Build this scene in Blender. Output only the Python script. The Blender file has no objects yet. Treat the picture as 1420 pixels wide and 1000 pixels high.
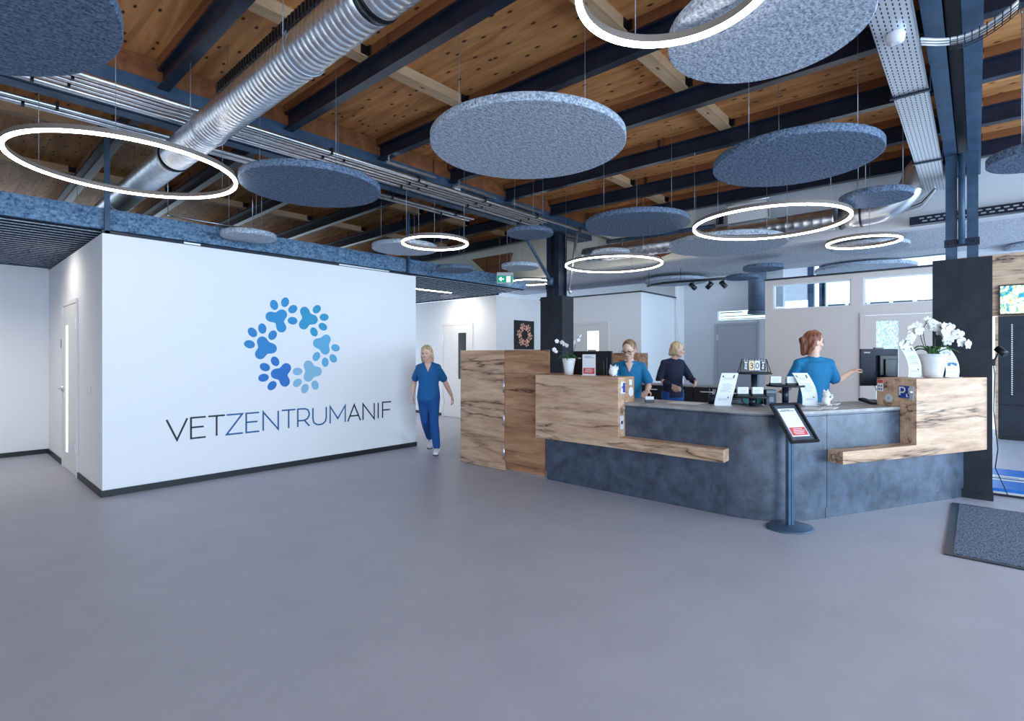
import bpy, bmesh, math, random
from mathutils import Vector, Matrix
random.seed(7)
S = bpy.context.scene
C = S.collection
PI = math.pi

# ---------------------------------------------------------------- camera
FPX, EYE = 722.0, 1.48
TH = math.atan2(645, 722)                     # viewing direction in plan
FW = Vector((math.cos(TH), math.sin(TH), 0)); RT = Vector((math.sin(TH), -math.cos(TH), 0))
cam_d = bpy.data.cameras.new('camera'); cam = bpy.data.objects.new('camera', cam_d); C.objects.link(cam)
cam.location = (0, 0, EYE)
cam.rotation_euler = (PI / 2, 0, TH - PI / 2)
cam_d.sensor_width = 36; cam_d.lens = 36 * FPX / 1420
cam_d.shift_y = -9 / 1420
cam_d.clip_start = 0.05
S.camera = cam
# ---------------------------------------------------------------- world, exposure, daylight
S.view_settings.view_transform = 'Standard'; S.view_settings.look = 'None'
S.view_settings.exposure = 0.95; S.view_settings.gamma = 1.0; S.view_settings.use_curve_mapping = False
try:
    S.cycles.use_denoising = True
    S.cycles.max_bounces = 8; S.cycles.diffuse_bounces = 5; S.cycles.glossy_bounces = 4
    S.cycles.transparent_max_bounces = 8; S.cycles.sample_clamp_indirect = 6
except Exception: pass
W = bpy.data.worlds.new('daylight'); S.world = W; W.use_nodes = True
wn = W.node_tree.nodes; wl = W.node_tree.links
bg = wn['Background']; bg.inputs['Color'].default_value = (0.66, 0.83, 1.0, 1); bg.inputs['Strength'].default_value = 1.35

def lamp(name, kind, loc, rot, energy, color, size=None, size_y=None, spot=None):
    l = bpy.data.lights.new(name, kind); l.energy = energy; l.color = color
    if kind == 'AREA':
        l.shape = 'RECTANGLE'; l.size = size; l.size_y = size_y
    if kind == 'SPOT':
        l.spot_size = spot; l.spot_blend = 1.0; l.shadow_soft_size = 0.05
    o = bpy.data.objects.new(name, l); C.objects.link(o); o.location = loc; o.rotation_euler = rot
    return o
# daylight through the glass front on the right
lamp('daylight_front', 'AREA', (4.5, -5.3, 1.9), (PI / 2, 0, 0), 540, (0.54, 0.76, 1.0), 15.0, 3.0)
lamp('fill_rear', 'AREA', (-4.6, -1.0, 1.9), (PI / 2, 0, -PI / 2), 45, (0.78, 0.88, 1.0), 7.0, 2.8)  # added fill from behind the camera to brighten the room
lamp('downlight_corridor', 'SPOT', (7.45, 8.75, 2.72), (0, -math.radians(38), 0), 24, (1.0, 0.92, 0.82), spot=2.8)
lamp('downlight_alcove', 'SPOT', (0.55, 8.3, 2.72), (0, -math.radians(28), 0), 16, (1.0, 0.93, 0.84), spot=2.7)
lamp('fill_alcove', 'SPOT', (-0.6, 9.0, 2.72), (0, 0, 0), 60, (1.0, 0.90, 0.80), spot=2.8)  # added lamp, lifts and warms the alcove walls
lamp('downlight_passage', 'SPOT', (6.4, 8.8, 2.7), (0, 0, 0), 40, (1.0, 0.93, 0.85), spot=2.4)

# ---------------------------------------------------------------- materials
def lin(v):
    v = v / 255.0
    return v / 12.92 if v <= 0.04045 else ((v + 0.055) / 1.055) ** 2.4
def rgb(r, g, b): return (lin(r), lin(g), lin(b), 1)
def mat(name, col, rough=0.6, metal=0.0, emit=None, estr=0.0, coat=0.0, spec=0.5):
    m = bpy.data.materials.new(name); m.use_nodes = True
    p = m.node_tree.nodes['Principled BSDF']
    p.inputs['Base Color'].default_value = col; p.inputs['Roughness'].default_value = rough
    p.inputs['Metallic'].default_value = metal; p.inputs['Specular IOR Level'].default_value = spec
    if emit: p.inputs['Emission Color'].default_value = emit; p.inputs['Emission Strength'].default_value = estr
    if coat: p.inputs['Coat Weight'].default_value = coat
    return m
def nodes(m): return m.node_tree.nodes, m.node_tree.links, m.node_tree.nodes['Principled BSDF']
def coords(m, scale=(1, 1, 1), rot=(0, 0, 0), kind='Object'):
    n, l, p = nodes(m)
    tc = n.new('ShaderNodeTexCoord'); mp = n.new('ShaderNodeMapping')
    mp.inputs['Scale'].default_value = scale; mp.inputs['Rotation'].default_value = rot
    l.new(tc.outputs[kind], mp.inputs['Vector']); return mp.outputs['Vector']
def noise(m, vec, scale, detail=4, rough=0.5, dist=0.0):
    n, l, p = nodes(m); t = n.new('ShaderNodeTexNoise')
    t.inputs['Scale'].default_value = scale; t.inputs['Detail'].default_value = detail
    t.inputs['Roughness'].default_value = rough; t.inputs['Distortion'].default_value = dist
    l.new(vec, t.inputs['Vector']); return t.outputs['Fac']
def ramp(m, fac, stops):
    n, l, p = nodes(m); r = n.new('ShaderNodeValToRGB'); e = r.color_ramp.elements
    while len(e) < len(stops): e.new(0.5)
    for i, (pos, col) in enumerate(stops): e[i].position = pos; e[i].color = col
    l.new(fac, r.inputs['Fac']); return r.outputs['Color']
def mix(m, fac, a, b, mode='MIX'):
    n, l, p = nodes(m); x = n.new('ShaderNodeMix'); x.data_type = 'RGBA'; x.blend_type = mode
    if hasattr(fac, 'links'): l.new(fac, x.inputs[0])
    else: x.inputs[0].default_value = fac
    for s, v in ((6, a), (7, b)):
        if hasattr(v, 'links'): l.new(v, x.inputs[s])
        else: x.inputs[s].default_value = v
    return x.outputs[2]
def bump(m, h, strength=0.3, dist=0.01):
    n, l, p = nodes(m); b = n.new('ShaderNodeBump'); b.inputs['Strength'].default_value = strength
    b.inputs['Distance'].default_value = dist; l.new(h, b.inputs['Height']); l.new(b.outputs['Normal'], p.inputs['Normal'])
def base(m, c): n, l, p = nodes(m); l.new(c, p.inputs['Base Color'])

def m_felt(name, dark, light, scale=72):
    m = mat(name, light, 0.95, spec=0.1); v = coords(m, (1, 1, 1))
    f = noise(m, v, scale, 3, 0.7)
    g = noise(m, coords(m, (0.35, 1.0, 1.0), (0, 0, 0.6)), scale * 0.8, 2, 0.6)
    c = ramp(m, f, [(0.36, dark), (0.62, light)])
    base(m, mix(m, 0.35, c, ramp(m, g, [(0.38, dark), (0.62, light)]))); bump(m, f, 0.5, 0.004)
    return m
def m_oak(name, lo, midc, hi, crack, axis='y', seed=0.0, sc=1.0):
    m = mat(name, midc, 0.55, spec=0.3)
    st = {'x': (0.2, 1.7, 1.7), 'y': (1.7, 0.2, 1.7), 'z': (1.7, 1.7, 0.2)}[axis]
    st = tuple(s * sc for s in st)
    v = coords(m, st); n, l, p = nodes(m)
    n.active = None
    mp = [x for x in n if x.bl_idname == 'ShaderNodeMapping'][-1]; mp.inputs['Location'].default_value = (seed, seed * 1.7, seed * 0.6)
    a = noise(m, v, 5.5, 6, 0.6, 0.7)
    c1 = ramp(m, a, [(0.28, lo), (0.5, midc), (0.72, hi)])
    b = noise(m, v, 26, 5, 0.65, 0.4)
    c2 = mix(m, 0.5, c1, ramp(m, b, [(0.3, lo), (0.68, hi)]), 'OVERLAY')
    w = noise(m, v, 2.8, 4, 0.6, 0.35)
    nb = n.new('ShaderNodeMath'); nb.operation = 'SUBTRACT'; nb.inputs[1].default_value = 0.5; l.new(w, nb.inputs[0])
    ab = n.new('ShaderNodeMath'); ab.operation = 'ABSOLUTE'; l.new(nb.outputs[0], ab.inputs[0])
    k = ramp(m, ab.outputs[0], [(0.0, (1, 1, 1, 1)), (0.012, (0.5, 0.5, 0.5, 1)), (0.05, (0, 0, 0, 1))])
    gate = noise(m, v, 3.1, 2, 0.5, 0.3)
    gk = ramp(m, gate, [(0.43, (0, 0, 0, 1)), (0.56, (1, 1, 1, 1))])
    mk = n.new('ShaderNodeMath'); mk.operation = 'MULTIPLY'; l.new(k, mk.inputs[0]); l.new(gk, mk.inputs[1])
    base(m, mix(m, mk.outputs[0], c2, crack)); bump(m, b, 0.12, 0.002)
    return m
def m_pine(name, lo, hi, knot, axis='y'):
    m = mat(name, hi, 0.65, spec=0.25)
    st = {'x': (0.1, 1.0, 1.0), 'y': (1.0, 0.1, 1.0)}[axis]
    v = coords(m, st); a = noise(m, v, 9, 6, 0.62, 0.8)
    c1 = ramp(m, a, [(0.3, lo), (0.66, hi)])
    n, l, p = nodes(m)
    # broad boards: tone changes from board to board
    tc = n.new('ShaderNodeTexCoord'); sx = n.new('ShaderNodeSeparateXYZ'); l.new(tc.outputs['Object'], sx.inputs[0])
    q = n.new('ShaderNodeMath'); q.operation = 'MULTIPLY'; q.inputs[1].default_value = 9.0; l.new(sx.outputs[0 if axis == 'y' else 1], q.inputs[0])
    fl = n.new('ShaderNodeMath'); fl.operation = 'FLOOR'; l.new(q.outputs[0], fl.inputs[0])
    wn_ = n.new('ShaderNodeTexWhiteNoise'); wn_.noise_dimensions = '1D'; l.new(fl.outputs[0], wn_.inputs['W'])
    c2 = mix(m, 0.22, c1, ramp(m, wn_.outputs['Value'], [(0, lo), (1, hi)]))
    vo = n.new('ShaderNodeTexVoronoi'); vo.voronoi_dimensions = '2D'; vo.inputs['Scale'].default_value = 4.2
    kv = coords(m, (1.7, 0.75, 1.0) if axis == 'y' else (0.75, 1.7, 1.0)); l.new(kv, vo.inputs['Vector'])
    kk = ramp(m, vo.outputs['Distance'], [(0.05, (1, 1, 1, 1)), (0.085, (0.35, 0.35, 0.35, 1)), (0.12, (0, 0, 0, 1))])
    base(m, mix(m, kk, c2, knot)); bump(m, a, 0.1, 0.002)
    return m
def m_mottle(name, dark, light, scale=3.0, rough=0.6, bs=0.1):
    m = mat(name, light, rough, spec=0.35); v = coords(m)
    a = noise(m, v, scale, 7, 0.68, 0.3); base(m, ramp(m, a, [(0.32, dark), (0.68, light)])); bump(m, a, bs, 0.004)
    return m

M = {}
M['wall'] = mat('white_wall', rgb(236, 237, 240), 0.75, spec=0.2)
mm = M['wall']; bump(mm, noise(mm, coords(mm), 180, 2), 0.05, 0.002)
M['wall_grey'] = mat('pale_grey_wall', rgb(205, 208, 214), 0.75, spec=0.2)
mm = M['wall_grey']; bump(mm, noise(mm, coords(mm), 180, 2), 0.05, 0.002)
M['wall_warm'] = mat('warm_grey_wall', rgb(222, 210, 204), 0.75, spec=0.2)
M['cream'] = mat('cream_plaster', rgb(226, 222, 210), 0.85); mm = M['cream']; bump(mm, noise(mm, coords(mm), 60, 3), 0.15, 0.003)
M['black'] = mat('black_skirting', rgb(22, 24, 30), 0.5)
M['floor'] = m_mottle('resilient_floor', rgb(162, 163, 175), rgb(171, 172, 184), 2.2, 0.42, 0.01)
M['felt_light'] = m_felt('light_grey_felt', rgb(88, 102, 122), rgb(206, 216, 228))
M['felt_dark'] = m_felt('shaded_felt', rgb(42, 54, 74), rgb(122, 140, 164))  # darker copy of the disc felt, shade on those discs put into it
M['felt_blue'] = m_felt('blue_grey_felt', rgb(46, 76, 108), rgb(130, 160, 188), 42)
M['spray'] = m_felt('grey_acoustic_plaster', rgb(150, 156, 168), rgb(214, 217, 224), 60)
M['steel'] = m_mottle('dark_painted_steel', rgb(24, 31, 46), rgb(36, 45, 64), 5, 0.28, 0.02)
M['steel_blue'] = m_mottle('blue_grey_painted_steel', rgb(44, 68, 92), rgb(70, 94, 120), 5, 0.4, 0.02)
M['galv'] = mat('galvanised_steel', rgb(200, 206, 214), 0.34, 1.0)
mm = M['galv']; vv = coords(mm); base(mm, ramp(mm, noise(mm, vv, 14, 3, 0.6), [(0.35, rgb(200, 207, 216)), (0.65, rgb(225, 230, 236))]))
M['grey_duct'] = mat('grey_blue_duct', rgb(84, 98, 118), 0.5, 0.2)
M['chrome'] = mat('brushed_steel', rgb(215, 218, 222), 0.38, 0.9)
M['pine'] = m_pine('pine_boards', rgb(156, 94, 50), rgb(234, 170, 108), rgb(60, 30, 16))
M['pine_dark'] = m_pine('red_brown_timber', rgb(106, 62, 36), rgb(150, 96, 60), rgb(56, 30, 20))
M['pine_x'] = m_pine('pale_pine_joist', rgb(178, 140, 104), rgb(218, 188, 154), rgb(110, 70, 44), 'x')
M['oak'] = m_oak('knotty_oak', rgb(168, 142, 120), rgb(198, 172, 150), rgb(218, 198, 178), rgb(66, 48, 40), 'y')
M['oak_end'] = m_oak('knotty_oak_end', rgb(160, 130, 106), rgb(188, 158, 132), rgb(206, 182, 158), rgb(70, 50, 40), 'x', 3.3)
M['stone'] = m_mottle('dark_slate_laminate', rgb(40, 48, 61), rgb(80, 94, 114), 7, 0.34, 0.10); M['stone'].node_tree.nodes['Principled BSDF'].inputs['Specular IOR Level'].default_value = 0.8
M['clad'] = m_mottle('anthracite_cladding', rgb(24, 28, 36), rgb(40, 46, 57), 4, 0.55, 0.03)
M['counter'] = m_mottle('grey_worktop', rgb(140, 136, 134), rgb(176, 172, 170), 8, 0.45, 0.02)
M['white'] = mat('white_gloss', rgb(226, 226, 228), 0.3)
M['door'] = mat('white_door', rgb(228, 227, 226), 0.45)
M['paper'] = mat('paper', rgb(222, 224, 228), 0.7)
M['ink'] = mat('grey_ink', rgb(120, 128, 140), 0.8)
M['dark'] = mat('dark_ink', rgb(24, 30, 44), 0.6)
M['bluetxt'] = mat('blue_vinyl', rgb(6, 90, 146), 0.5)
M['led'] = mat('led_diffuser', (1, 1, 1, 1), 0.4, emit=(1.0, 0.93, 0.84, 1), estr=9.0)
M['tubeled'] = mat('tube_diffuser', (1, 1, 1, 1), 0.4, emit=(1.0, 0.95, 0.88, 1), estr=14.0)
M['housing'] = mat('ring_housing', rgb(120, 112, 106), 0.5, 0.3)
M['wire'] = mat('steel_wire', rgb(150, 160, 172), 0.4, 0.6)
M['plastic'] = mat('black_plastic', rgb(16, 18, 24), 0.35)
M['plastic_blue'] = mat('navy_plastic', rgb(14, 28, 50), 0.5)
M['red'] = mat('red_print', rgb(206, 70, 66), 0.6)
M['green'] = mat('exit_green', rgb(20, 130, 106), 0.5, emit=rgb(20, 130, 106), estr=0.5)
M['leaf'] = mat('orchid_leaf', rgb(36, 84, 40), 0.45); mm = M['leaf']; base(mm, ramp(mm, noise(mm, coords(mm), 20, 3), [(0.3, rgb(22, 62, 30)), (0.7, rgb(62, 118, 54))]))
M['stem'] = mat('orchid_stem', rgb(44, 66, 40), 0.6)
M['petal'] = mat('white_petal', rgb(222, 220, 216), 0.6)
M['teal'] = mat('teal_scrubs', rgb(12, 112, 158), 0.8); mm = M['teal']; bump(mm, noise(mm, coords(mm, (1, 1, .5)), 9, 4, 0.6, 1.0), 0.6, 0.02)
M['scrubs'] = mat('blue_scrubs', rgb(14, 94, 156), 0.8); mm = M['scrubs']; bump(mm, noise(mm, coords(mm, (1, 1, .5)), 9, 4, 0.6, 1.0), 0.6, 0.02)
M['jeans'] = mat('blue_trousers', rgb(18, 78, 146), 0.85)
M['navy'] = mat('navy_jumper', rgb(28, 36, 62), 0.9)
M['skin'] = mat('skin', rgb(224, 182, 162), 0.5); M['skin'].node_tree.nodes['Principled BSDF'].inputs['Subsurface Weight'].default_value = 0.05
M['lip'] = mat('lips', rgb(186, 104, 98), 0.5)
M['eye'] = mat('eye_dark', rgb(48, 38, 34), 0.3)
M['blonde'] = mat('blonde_hair', rgb(206, 178, 138), 0.6); mm = M['blonde']; base(mm, ramp(mm, noise(mm, coords(mm, (1, 1, .15)), 60, 3), [(0.35, rgb(160, 126, 88)), (0.65, rgb(224, 200, 164))]))
M['brown'] = mat('light_brown_hair', rgb(130, 100, 76), 0.6); mm = M['brown']; base(mm, ramp(mm, noise(mm, coords(mm, (1, 1, .15)), 60, 3), [(0.35, rgb(84, 60, 44)), (0.65, rgb(176, 144, 114))]))
M['auburn'] = mat('auburn_hair', rgb(120, 62, 40), 0.5); mm = M['auburn']; base(mm, ramp(mm, noise(mm, coords(mm, (1, 1, .15)), 60, 3), [(0.35, rgb(74, 34, 24)), (0.65, rgb(158, 88, 56))]))

# ---------------------------------------------------------------- mesh helpers
def vadd(bm, co): return bm.verts.new(co)
def face(bm, vs, mi=0):
    try: f = bm.faces.new(vs); f.material_index = mi; return f
    except ValueError: return None
def box(bm, x0, x1, y0, y1, z0, z1, mi=0, fn=None):
    c = [(x, y, z) for z in (z0, z1) for y in (y0, y1) for x in (x0, x1)]
    if fn: c = [fn(*p) for p in c]
    v = [bm.verts.new(p) for p in c]
    for f in ((0, 2, 3, 1), (4, 5, 7, 6), (0, 1, 5, 4), (1, 3, 7, 5), (3, 2, 6, 7), (2, 0, 4, 6)):
        face(bm, [v[i] for i in f], mi)
def prism(bm, poly, z0, z1, mi=0, fn=None):          # poly in xy (ccw), extruded in z
    fn = fn or (lambda x, y, z: (x, y, z))
    a = [bm.verts.new(fn(x, y, z0)) for x, y in poly]; b = [bm.verts.new(fn(x, y, z1)) for x, y in poly]
    n = len(poly)
    face(bm, a[::-1], mi); face(bm, b, mi)
    for i in range(n): face(bm, [a[i], a[(i + 1) % n], b[(i + 1) % n], b[i]], mi)
def frame_of(d, up=Vector((0, 0, 1))):
    d = d.normalized()
    if abs(d.dot(up)) > 0.98: up = Vector((1, 0, 0))
    s = d.cross(up).normalized(); u = s.cross(d).normalized(); return s, u
def tube(bm, pts, r, seg=8, closed=False, mi=0, rr=None, caps=True):
    pts = [Vector(p) for p in pts]; n = len(pts); rings = []
    for i, p in enumerate(pts):
        if closed: d = pts[(i + 1) % n] - pts[i - 1]
        else: d = pts[min(i + 1, n - 1)] - pts[max(i - 1, 0)]
        s, u = frame_of(d); ri = rr[i] if rr else r
        rings.append([bm.verts.new(p + s * math.cos(2 * PI * k / seg) * ri + u * math.sin(2 * PI * k / seg) * ri) for k in range(seg)])
    m = n if closed else n - 1
    for i in range(m):
        a, b = rings[i], rings[(i + 1) % n]
        for k in range(seg): 
            f = face(bm, [a[k], a[(k + 1) % seg], b[(k + 1) % seg], b[k]], mi)
            if f: f.smooth = True
    if not closed and caps: face(bm, rings[0][::-1], mi); face(bm, rings[-1], mi)
def cyl(bm, c, r, z0, z1, seg=24, mi=0, r2=None):
    r2 = r if r2 is None else r2
    tube(bm, [(c[0], c[1], z0), (c[0], c[1], z1)], r, seg, rr=[r, r2], mi=mi)
def lathe(bm, c, prof, seg=28, mi=0, sx=1, sy=1):
    rings = []
    for r, z in prof: rings.append([bm.verts.new((c[0] + r * sx * math.cos(2 * PI * k / seg), c[1] + r * sy * math.sin(2 * PI * k / seg), c[2] + z)) for k in range(seg)])
    for a, b in zip(rings, rings[1:]):
        for k in range(seg):
            f = face(bm, [a[k], a[(k + 1) % seg], b[(k + 1) % seg], b[k]], mi)
            if f: f.smooth = True
    face(bm, rings[0][::-1], mi); face(bm, rings[-1], mi)
def ball(bm, c, rx, ry, rz, seg=14, rings=9, rot=None, mi=0):
    c = Vector(c); R = rot or Matrix.Identity(3); prev = None
    top = bm.verts.new(c + R @ Vector((0, 0, rz))); bot = bm.verts.new(c + R @ Vector((0, 0, -rz)))
    for i in range(1, rings):
        t = PI * i / rings
        ring = [bm.verts.new(c + R @ Vector((rx * math.sin(t) * math.cos(2 * PI * k / seg), ry * math.sin(t) * math.sin(2 * PI * k / seg), rz * math.cos(t)))) for k in range(seg)]
        for k in range(seg):
            f = face(bm, [top, ring[k], ring[(k + 1) % seg]] if prev is None else [prev[k], ring[k], ring[(k + 1) % seg], prev[(k + 1) % seg]], mi)
            if f: f.smooth = True
        prev = ring
    for k in range(seg):
        f = face(bm, [prev[k], bot, prev[(k + 1) % seg]], mi)
        if f: f.smooth = True
def B(): return bmesh.new()
def obj(name, bm, m, parent=None, loc=None, rotz=0.0, rot=None, bevel=0.0, local=False):
    """Link the bmesh as one mesh object. World-built meshes are shifted to the parent's origin; local ones are kept."""
    if parent is not None and not local:
        for v in bm.verts: v.co -= parent.location
    bmesh.ops.recalc_face_normals(bm, faces=bm.faces)
    me = bpy.data.meshes.new(name); bm.to_mesh(me); bm.free()
    for x in (m if isinstance(m, (list, tuple)) else [m]): me.materials.append(x)
    o = bpy.data.objects.new(name, me); C.objects.link(o)
    if parent is not None: o.parent = parent
    if loc is not None: o.location = loc
    o.rotation_euler = rot if rot is not None else (0, 0, rotz)
    if bevel:
        b = o.modifiers.new('bevel', 'BEVEL'); b.width = bevel; b.segments = 2; b.limit_method = 'ANGLE'
    return o
def tag(o, label, cat, group=None):
    o['label'] = label; o['category'] = cat
    if group: o['group'] = group
    return o
def thing(name, label, cat, loc=(0, 0, 0), rotz=0.0, group=None):
    o = bpy.data.objects.new(name, None); C.objects.link(o); o.location = loc; o.rotation_euler = (0, 0, rotz)
    o.empty_display_size = 0.1
    return tag(o, label, cat, group)
def struct(name, bm, m, bevel=0.0):
    o = obj(name, bm, m, bevel=bevel); o['kind'] = 'structure'; return o
def dup(root, loc, rotz=None, label=None):
    r = root.copy(); C.objects.link(r); r.location = loc
    if rotz is not None: r.rotation_euler = (0, 0, rotz)
    if label: r['label'] = label
    for ch in list(root.children):
        c = ch.copy(); C.objects.link(c); c.parent = r
        for g in list(ch.children):
            d = g.copy(); C.objects.link(d); d.parent = c
    return r
ORD = ['first', 'second', 'third', 'fourth', 'fifth', 'sixth', 'seventh', 'eighth', 'ninth', 'tenth', 'eleventh', 'twelfth']

# stroke lettering, glyphs on a unit cap height
GL = {
 'A': (0.86, [[(0, 0), (.43, 1), (.86, 0)], [(.14, .32), (.72, .32)]]),
 'B': (0.6, [[(0, 0), (0, 1), (.35, 1), (.52, .9), (.52, .62), (.35, .53), (0, .53)], [(.35, .53), (.6, .42), (.6, .12), (.4, 0), (0, 0)]]),
 'C': (0.75, [[(.75, .83), (.55, .98), (.3, .98), (.06, .75), (0, .5), (.06, .25), (.3, .02), (.55, .02), (.75, .17)]]),
 'D': (0.75, [[(0, 0), (0, 1), (.35, 1), (.65, .85), (.75, .5), (.65, .15), (.35, 0), (0, 0)]]),
 'E': (0.64, [[(.64, 1), (0, 1), (0, 0), (.64, 0)], [(0, .53), (.55, .53)]]),
 'F': (0.64, [[(.64, 1), (0, 1), (0, 0)], [(0, .5), (.55, .5)]]),
 'G': (0.78, [[(.74, .85), (.5, .99), (.25, .95), (.04, .7), (.02, .4), (.2, .06), (.5, .0), (.74, .14), (.74, .45), (.45, .45)]]),
 'H': (0.7, [[(0, 0), (0, 1)], [(.7, 0), (.7, 1)], [(0, .5), (.7, .5)]]),
 'I': (0.0, [[(0, 0), (0, 1)]]),
 'K': (0.65, [[(0, 0), (0, 1)], [(.62, 1), (0, .4)], [(.2, .58), (.65, 0)]]),
 'L': (0.55, [[(0, 1), (0, 0), (.55, 0)]]),
 'M': (0.95, [[(0, 0), (0, 1), (.475, .25), (.95, 1), (.95, 0)]]),
 'N': (0.79, [[(0, 0), (0, 1), (.79, 0), (.79, 1)]]),
 'O': (0.85, [[(.425, 1), (.15, .9), (0, .5), (.15, .1), (.425, 0), (.7, .1), (.85, .5), (.7, .9), (.425, 1)]]),
 'P': (0.62, [[(0, 0), (0, 1), (.38, 1), (.58, .9), (.62, .7), (.56, .48), (.38, .38), (0, .38)]]),
 'R': (0.67, [[(0, 0), (0, 1), (.38, 1), (.58, .93), (.66, .75), (.66, .6), (.56, .42), (.38, .34), (0, .34)], [(.38, .34), (.67, 0)]]),
 'S': (0.6, [[(.58, .85), (.4, .98), (.18, .98), (.03, .8), (.1, .6), (.5, .42), (.6, .22), (.45, .03), (.2, 0), (0, .14)]]),
 'T': (0.76, [[(0, 1), (.76, 1)], [(.38, 1), (.38, 0)]]),
 'U': (0.8, [[(0, 1), (0, .36), (.06, .15), (.22, .03), (.4, 0), (.58, .03), (.74, .15), (.8, .36), (.8, 1)]]),
 'V': (0.86, [[(0, 1), (.43, 0), (.86, 1)]]),
 'W': (1.1, [[(0, 1), (.28, 0), (.55, .9), (.82, 0), (1.1, 1)]]),
 'X': (0.7, [[(0, 0), (.7, 1)], [(0, 1), (.7, 0)]]),
 'Y': (0.7, [[(0, 1), (.35, .5), (.7, 1)], [(.35, .5), (.35, 0)]]),
 'Z': (0.78, [[(0, 1), (.76, 1), (0, 0), (.78, 0)]]),
 '0': (0.55, [[(.275, 1), (.06, .85), (0, .5), (.06, .15), (.275, 0), (.49, .15), (.55, .5), (.49, .85), (.275, 1)]]),
 '3': (0.55, [[(.02, .88), (.25, 1), (.48, .88), (.48, .64), (.2, .54), (.52, .42), (.55, .15), (.28, 0), (.0, .12)]]),
 'o': (0.55, [[(.275, .66), (.05, .52), (0, .33), (.05, .12), (.275, 0), (.5, .12), (.55, .33), (.5, .52), (.275, .66)]]),
 'e': (0.52, [[(.02, .35), (.5, .35), (.45, .56), (.26, .66), (.05, .52), (0, .33), (.06, .1), (.26, 0), (.48, .1)]]),
 'n': (0.48, [[(0, 0), (0, .64)], [(0, .45), (.2, .64), (.42, .6), (.48, .42), (.48, 0)]]),
 'v': (0.5, [[(0, .64), (.25, 0), (.5, .64)]]),
 ' ': (0.4, []),
}
def strokes(bm, lines, w, fn, depth=0.004, mi=0):
    """Flat ribbons of width w along 2D polylines, fn maps (u, v, d) to a point, d = height off the surface."""
    for ln in lines:
        n = len(ln); L = []
        for i, p in enumerate(ln):
            a = Vector(ln[max(i - 1, 0)]); b = Vector(ln[min(i + 1, n - 1)]); q = Vector(p)
            closed = (Vector(ln[0]) - Vector(ln[-1])).length < 1e-6
            if i == 0 and closed: a = Vector(ln[-2])
            if i == n - 1 and closed: b = Vector(ln[1])
            d1 = (q - a).normalized() if (q - a).length > 1e-9 else (b - q).normalized()
            d2 = (b - q).normalized() if (b - q).length > 1e-9 else d1
            nrm = Vector((-(d1 + d2).y, (d1 + d2).x)); 
            if nrm.length < 1e-6: nrm = Vector((-d1.y, d1.x))
            nrm.normalize(); k = nrm.dot(Vector((-d1.y, d1.x))); k = max(k, 0.35)
            e = Vector((0, 0))
            if n > 1 and not closed:
                if i == 0: e = -d2 * 0
                if i == n - 1: e = d1 * 0
            L.append((q + nrm * w / 2 / k + e, q - nrm * w / 2 / k + e))
        for i in range(n - 1):
            c = [L[i][0], L[i + 1][0], L[i + 1][1], L[i][1]]
            lo = [bm.verts.new(fn(p.x, p.y, 0)) for p in c]; hi = [bm.verts.new(fn(p.x, p.y, depth)) for p in c]
            face(bm, hi, mi); face(bm, lo[::-1], mi)
            for k in range(4): face(bm, [lo[k], lo[(k + 1) % 4], hi[(k + 1) % 4], hi[k]], mi)
def write(bm, text, u0, v0, h, w, fn, gap=0.22, depth=0.002, mi=0):
    u = u0
    for ch in text:
        wd, ls = GL[ch]
        strokes(bm, [[(u + x * h, v0 + y * h) for x, y in l] for l in ls], w, fn, depth, mi)
        u += (wd + gap) * h
    return u
def textw(text, h, gap=0.22): return sum((GL[c][0] + gap) * h for c in text) - gap * h
# ================================================================ the setting
def sag(y): return 0.010 * (y - 5.46) if y < 5.46 else -0.013 * (y - 5.46)
def SG(x, y, z): return (x, y, z + sag(y))
b = B(); box(b, -5, 14, -5.6, 12.2, -0.1, 0); struct('floor', b, M['floor'])
b = B()
for y0, y1 in ((-5.6, 5.46), (5.46, 12.2)): box(b, -5, 8.15, y0, y1, 4.035, 4.135, 0, SG)
struct('ceiling', b, M['pine'])
# fascia between the timber ceiling and the low plaster ceiling
b = B(); box(b, 8.15, 8.3, 3.35, 12.2, 3.04, 4.03); struct('wall_fascia_left', b, M['cream'])
b = B(); box(b, 8.15, 8.3, -5.6, 3.35, 3.04, 4.03); struct('wall_fascia_right', b, M['wall_grey'])
b = B(); box(b, 8.302, 10.5, -5.6, 9.0, 3.04, 3.2); struct('ceiling_low', b, M['spray'])
b = B(); box(b, 10.42, 10.5, -5.6, 0.3, 2.95, 3.04); struct('trim_1', b, M['wall_grey'])
b = B(); box(b, 10.5, 14, -5.6, 12.2, 3.55, 3.65); struct('ceiling_rear', b, M['wall'])
def tri(name, pts):
    b = B(); v = [b.verts.new((8.10, y, z)) for y, z in pts]; w = [b.verts.new((8.15, y, z)) for y, z in pts]
    face(b, v); face(b, w[::-1]); n = len(v)
    for i in range(n): face(b, [v[i], v[(i + 1) % n], w[(i + 1) % n], w[i]])
    struct(name, b, M['pine_dark'])
tri('trim_2', [(4.42, 3.47), (3.72, 3.44), (3.52, 3.22), (4.05, 3.06)])
tri('trim_3', [(8.45, 3.60), (7.25, 3.60), (7.45, 3.10), (7.75, 3.06)])
# logo block, alcove wall
b = B(); box(b, 1.19, 5.215, 6.735, 12.2, 0, 2.73); struct('wall_centre', b, M['wall'])
b = B(); box(b, -5, 1.19, 10.35, 10.5, 0, 2.75); struct('wall_left', b, M['wall'])
b = B(); box(b, -5.0, -4.9, 0.0, 10.35, 0, 4.0); struct('wall_rear', b, M['wall'])
b = B(); box(b, 8.2, 9.71, 7.78, 12.2, 0, 2.75); struct('wall_back_left', b, M['wall'])
b = B(); box(b, 9.71, 11.87, 5.13, 7.78, 0, 2.75); struct('wall_back_centre', b, M['wall'])
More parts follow.
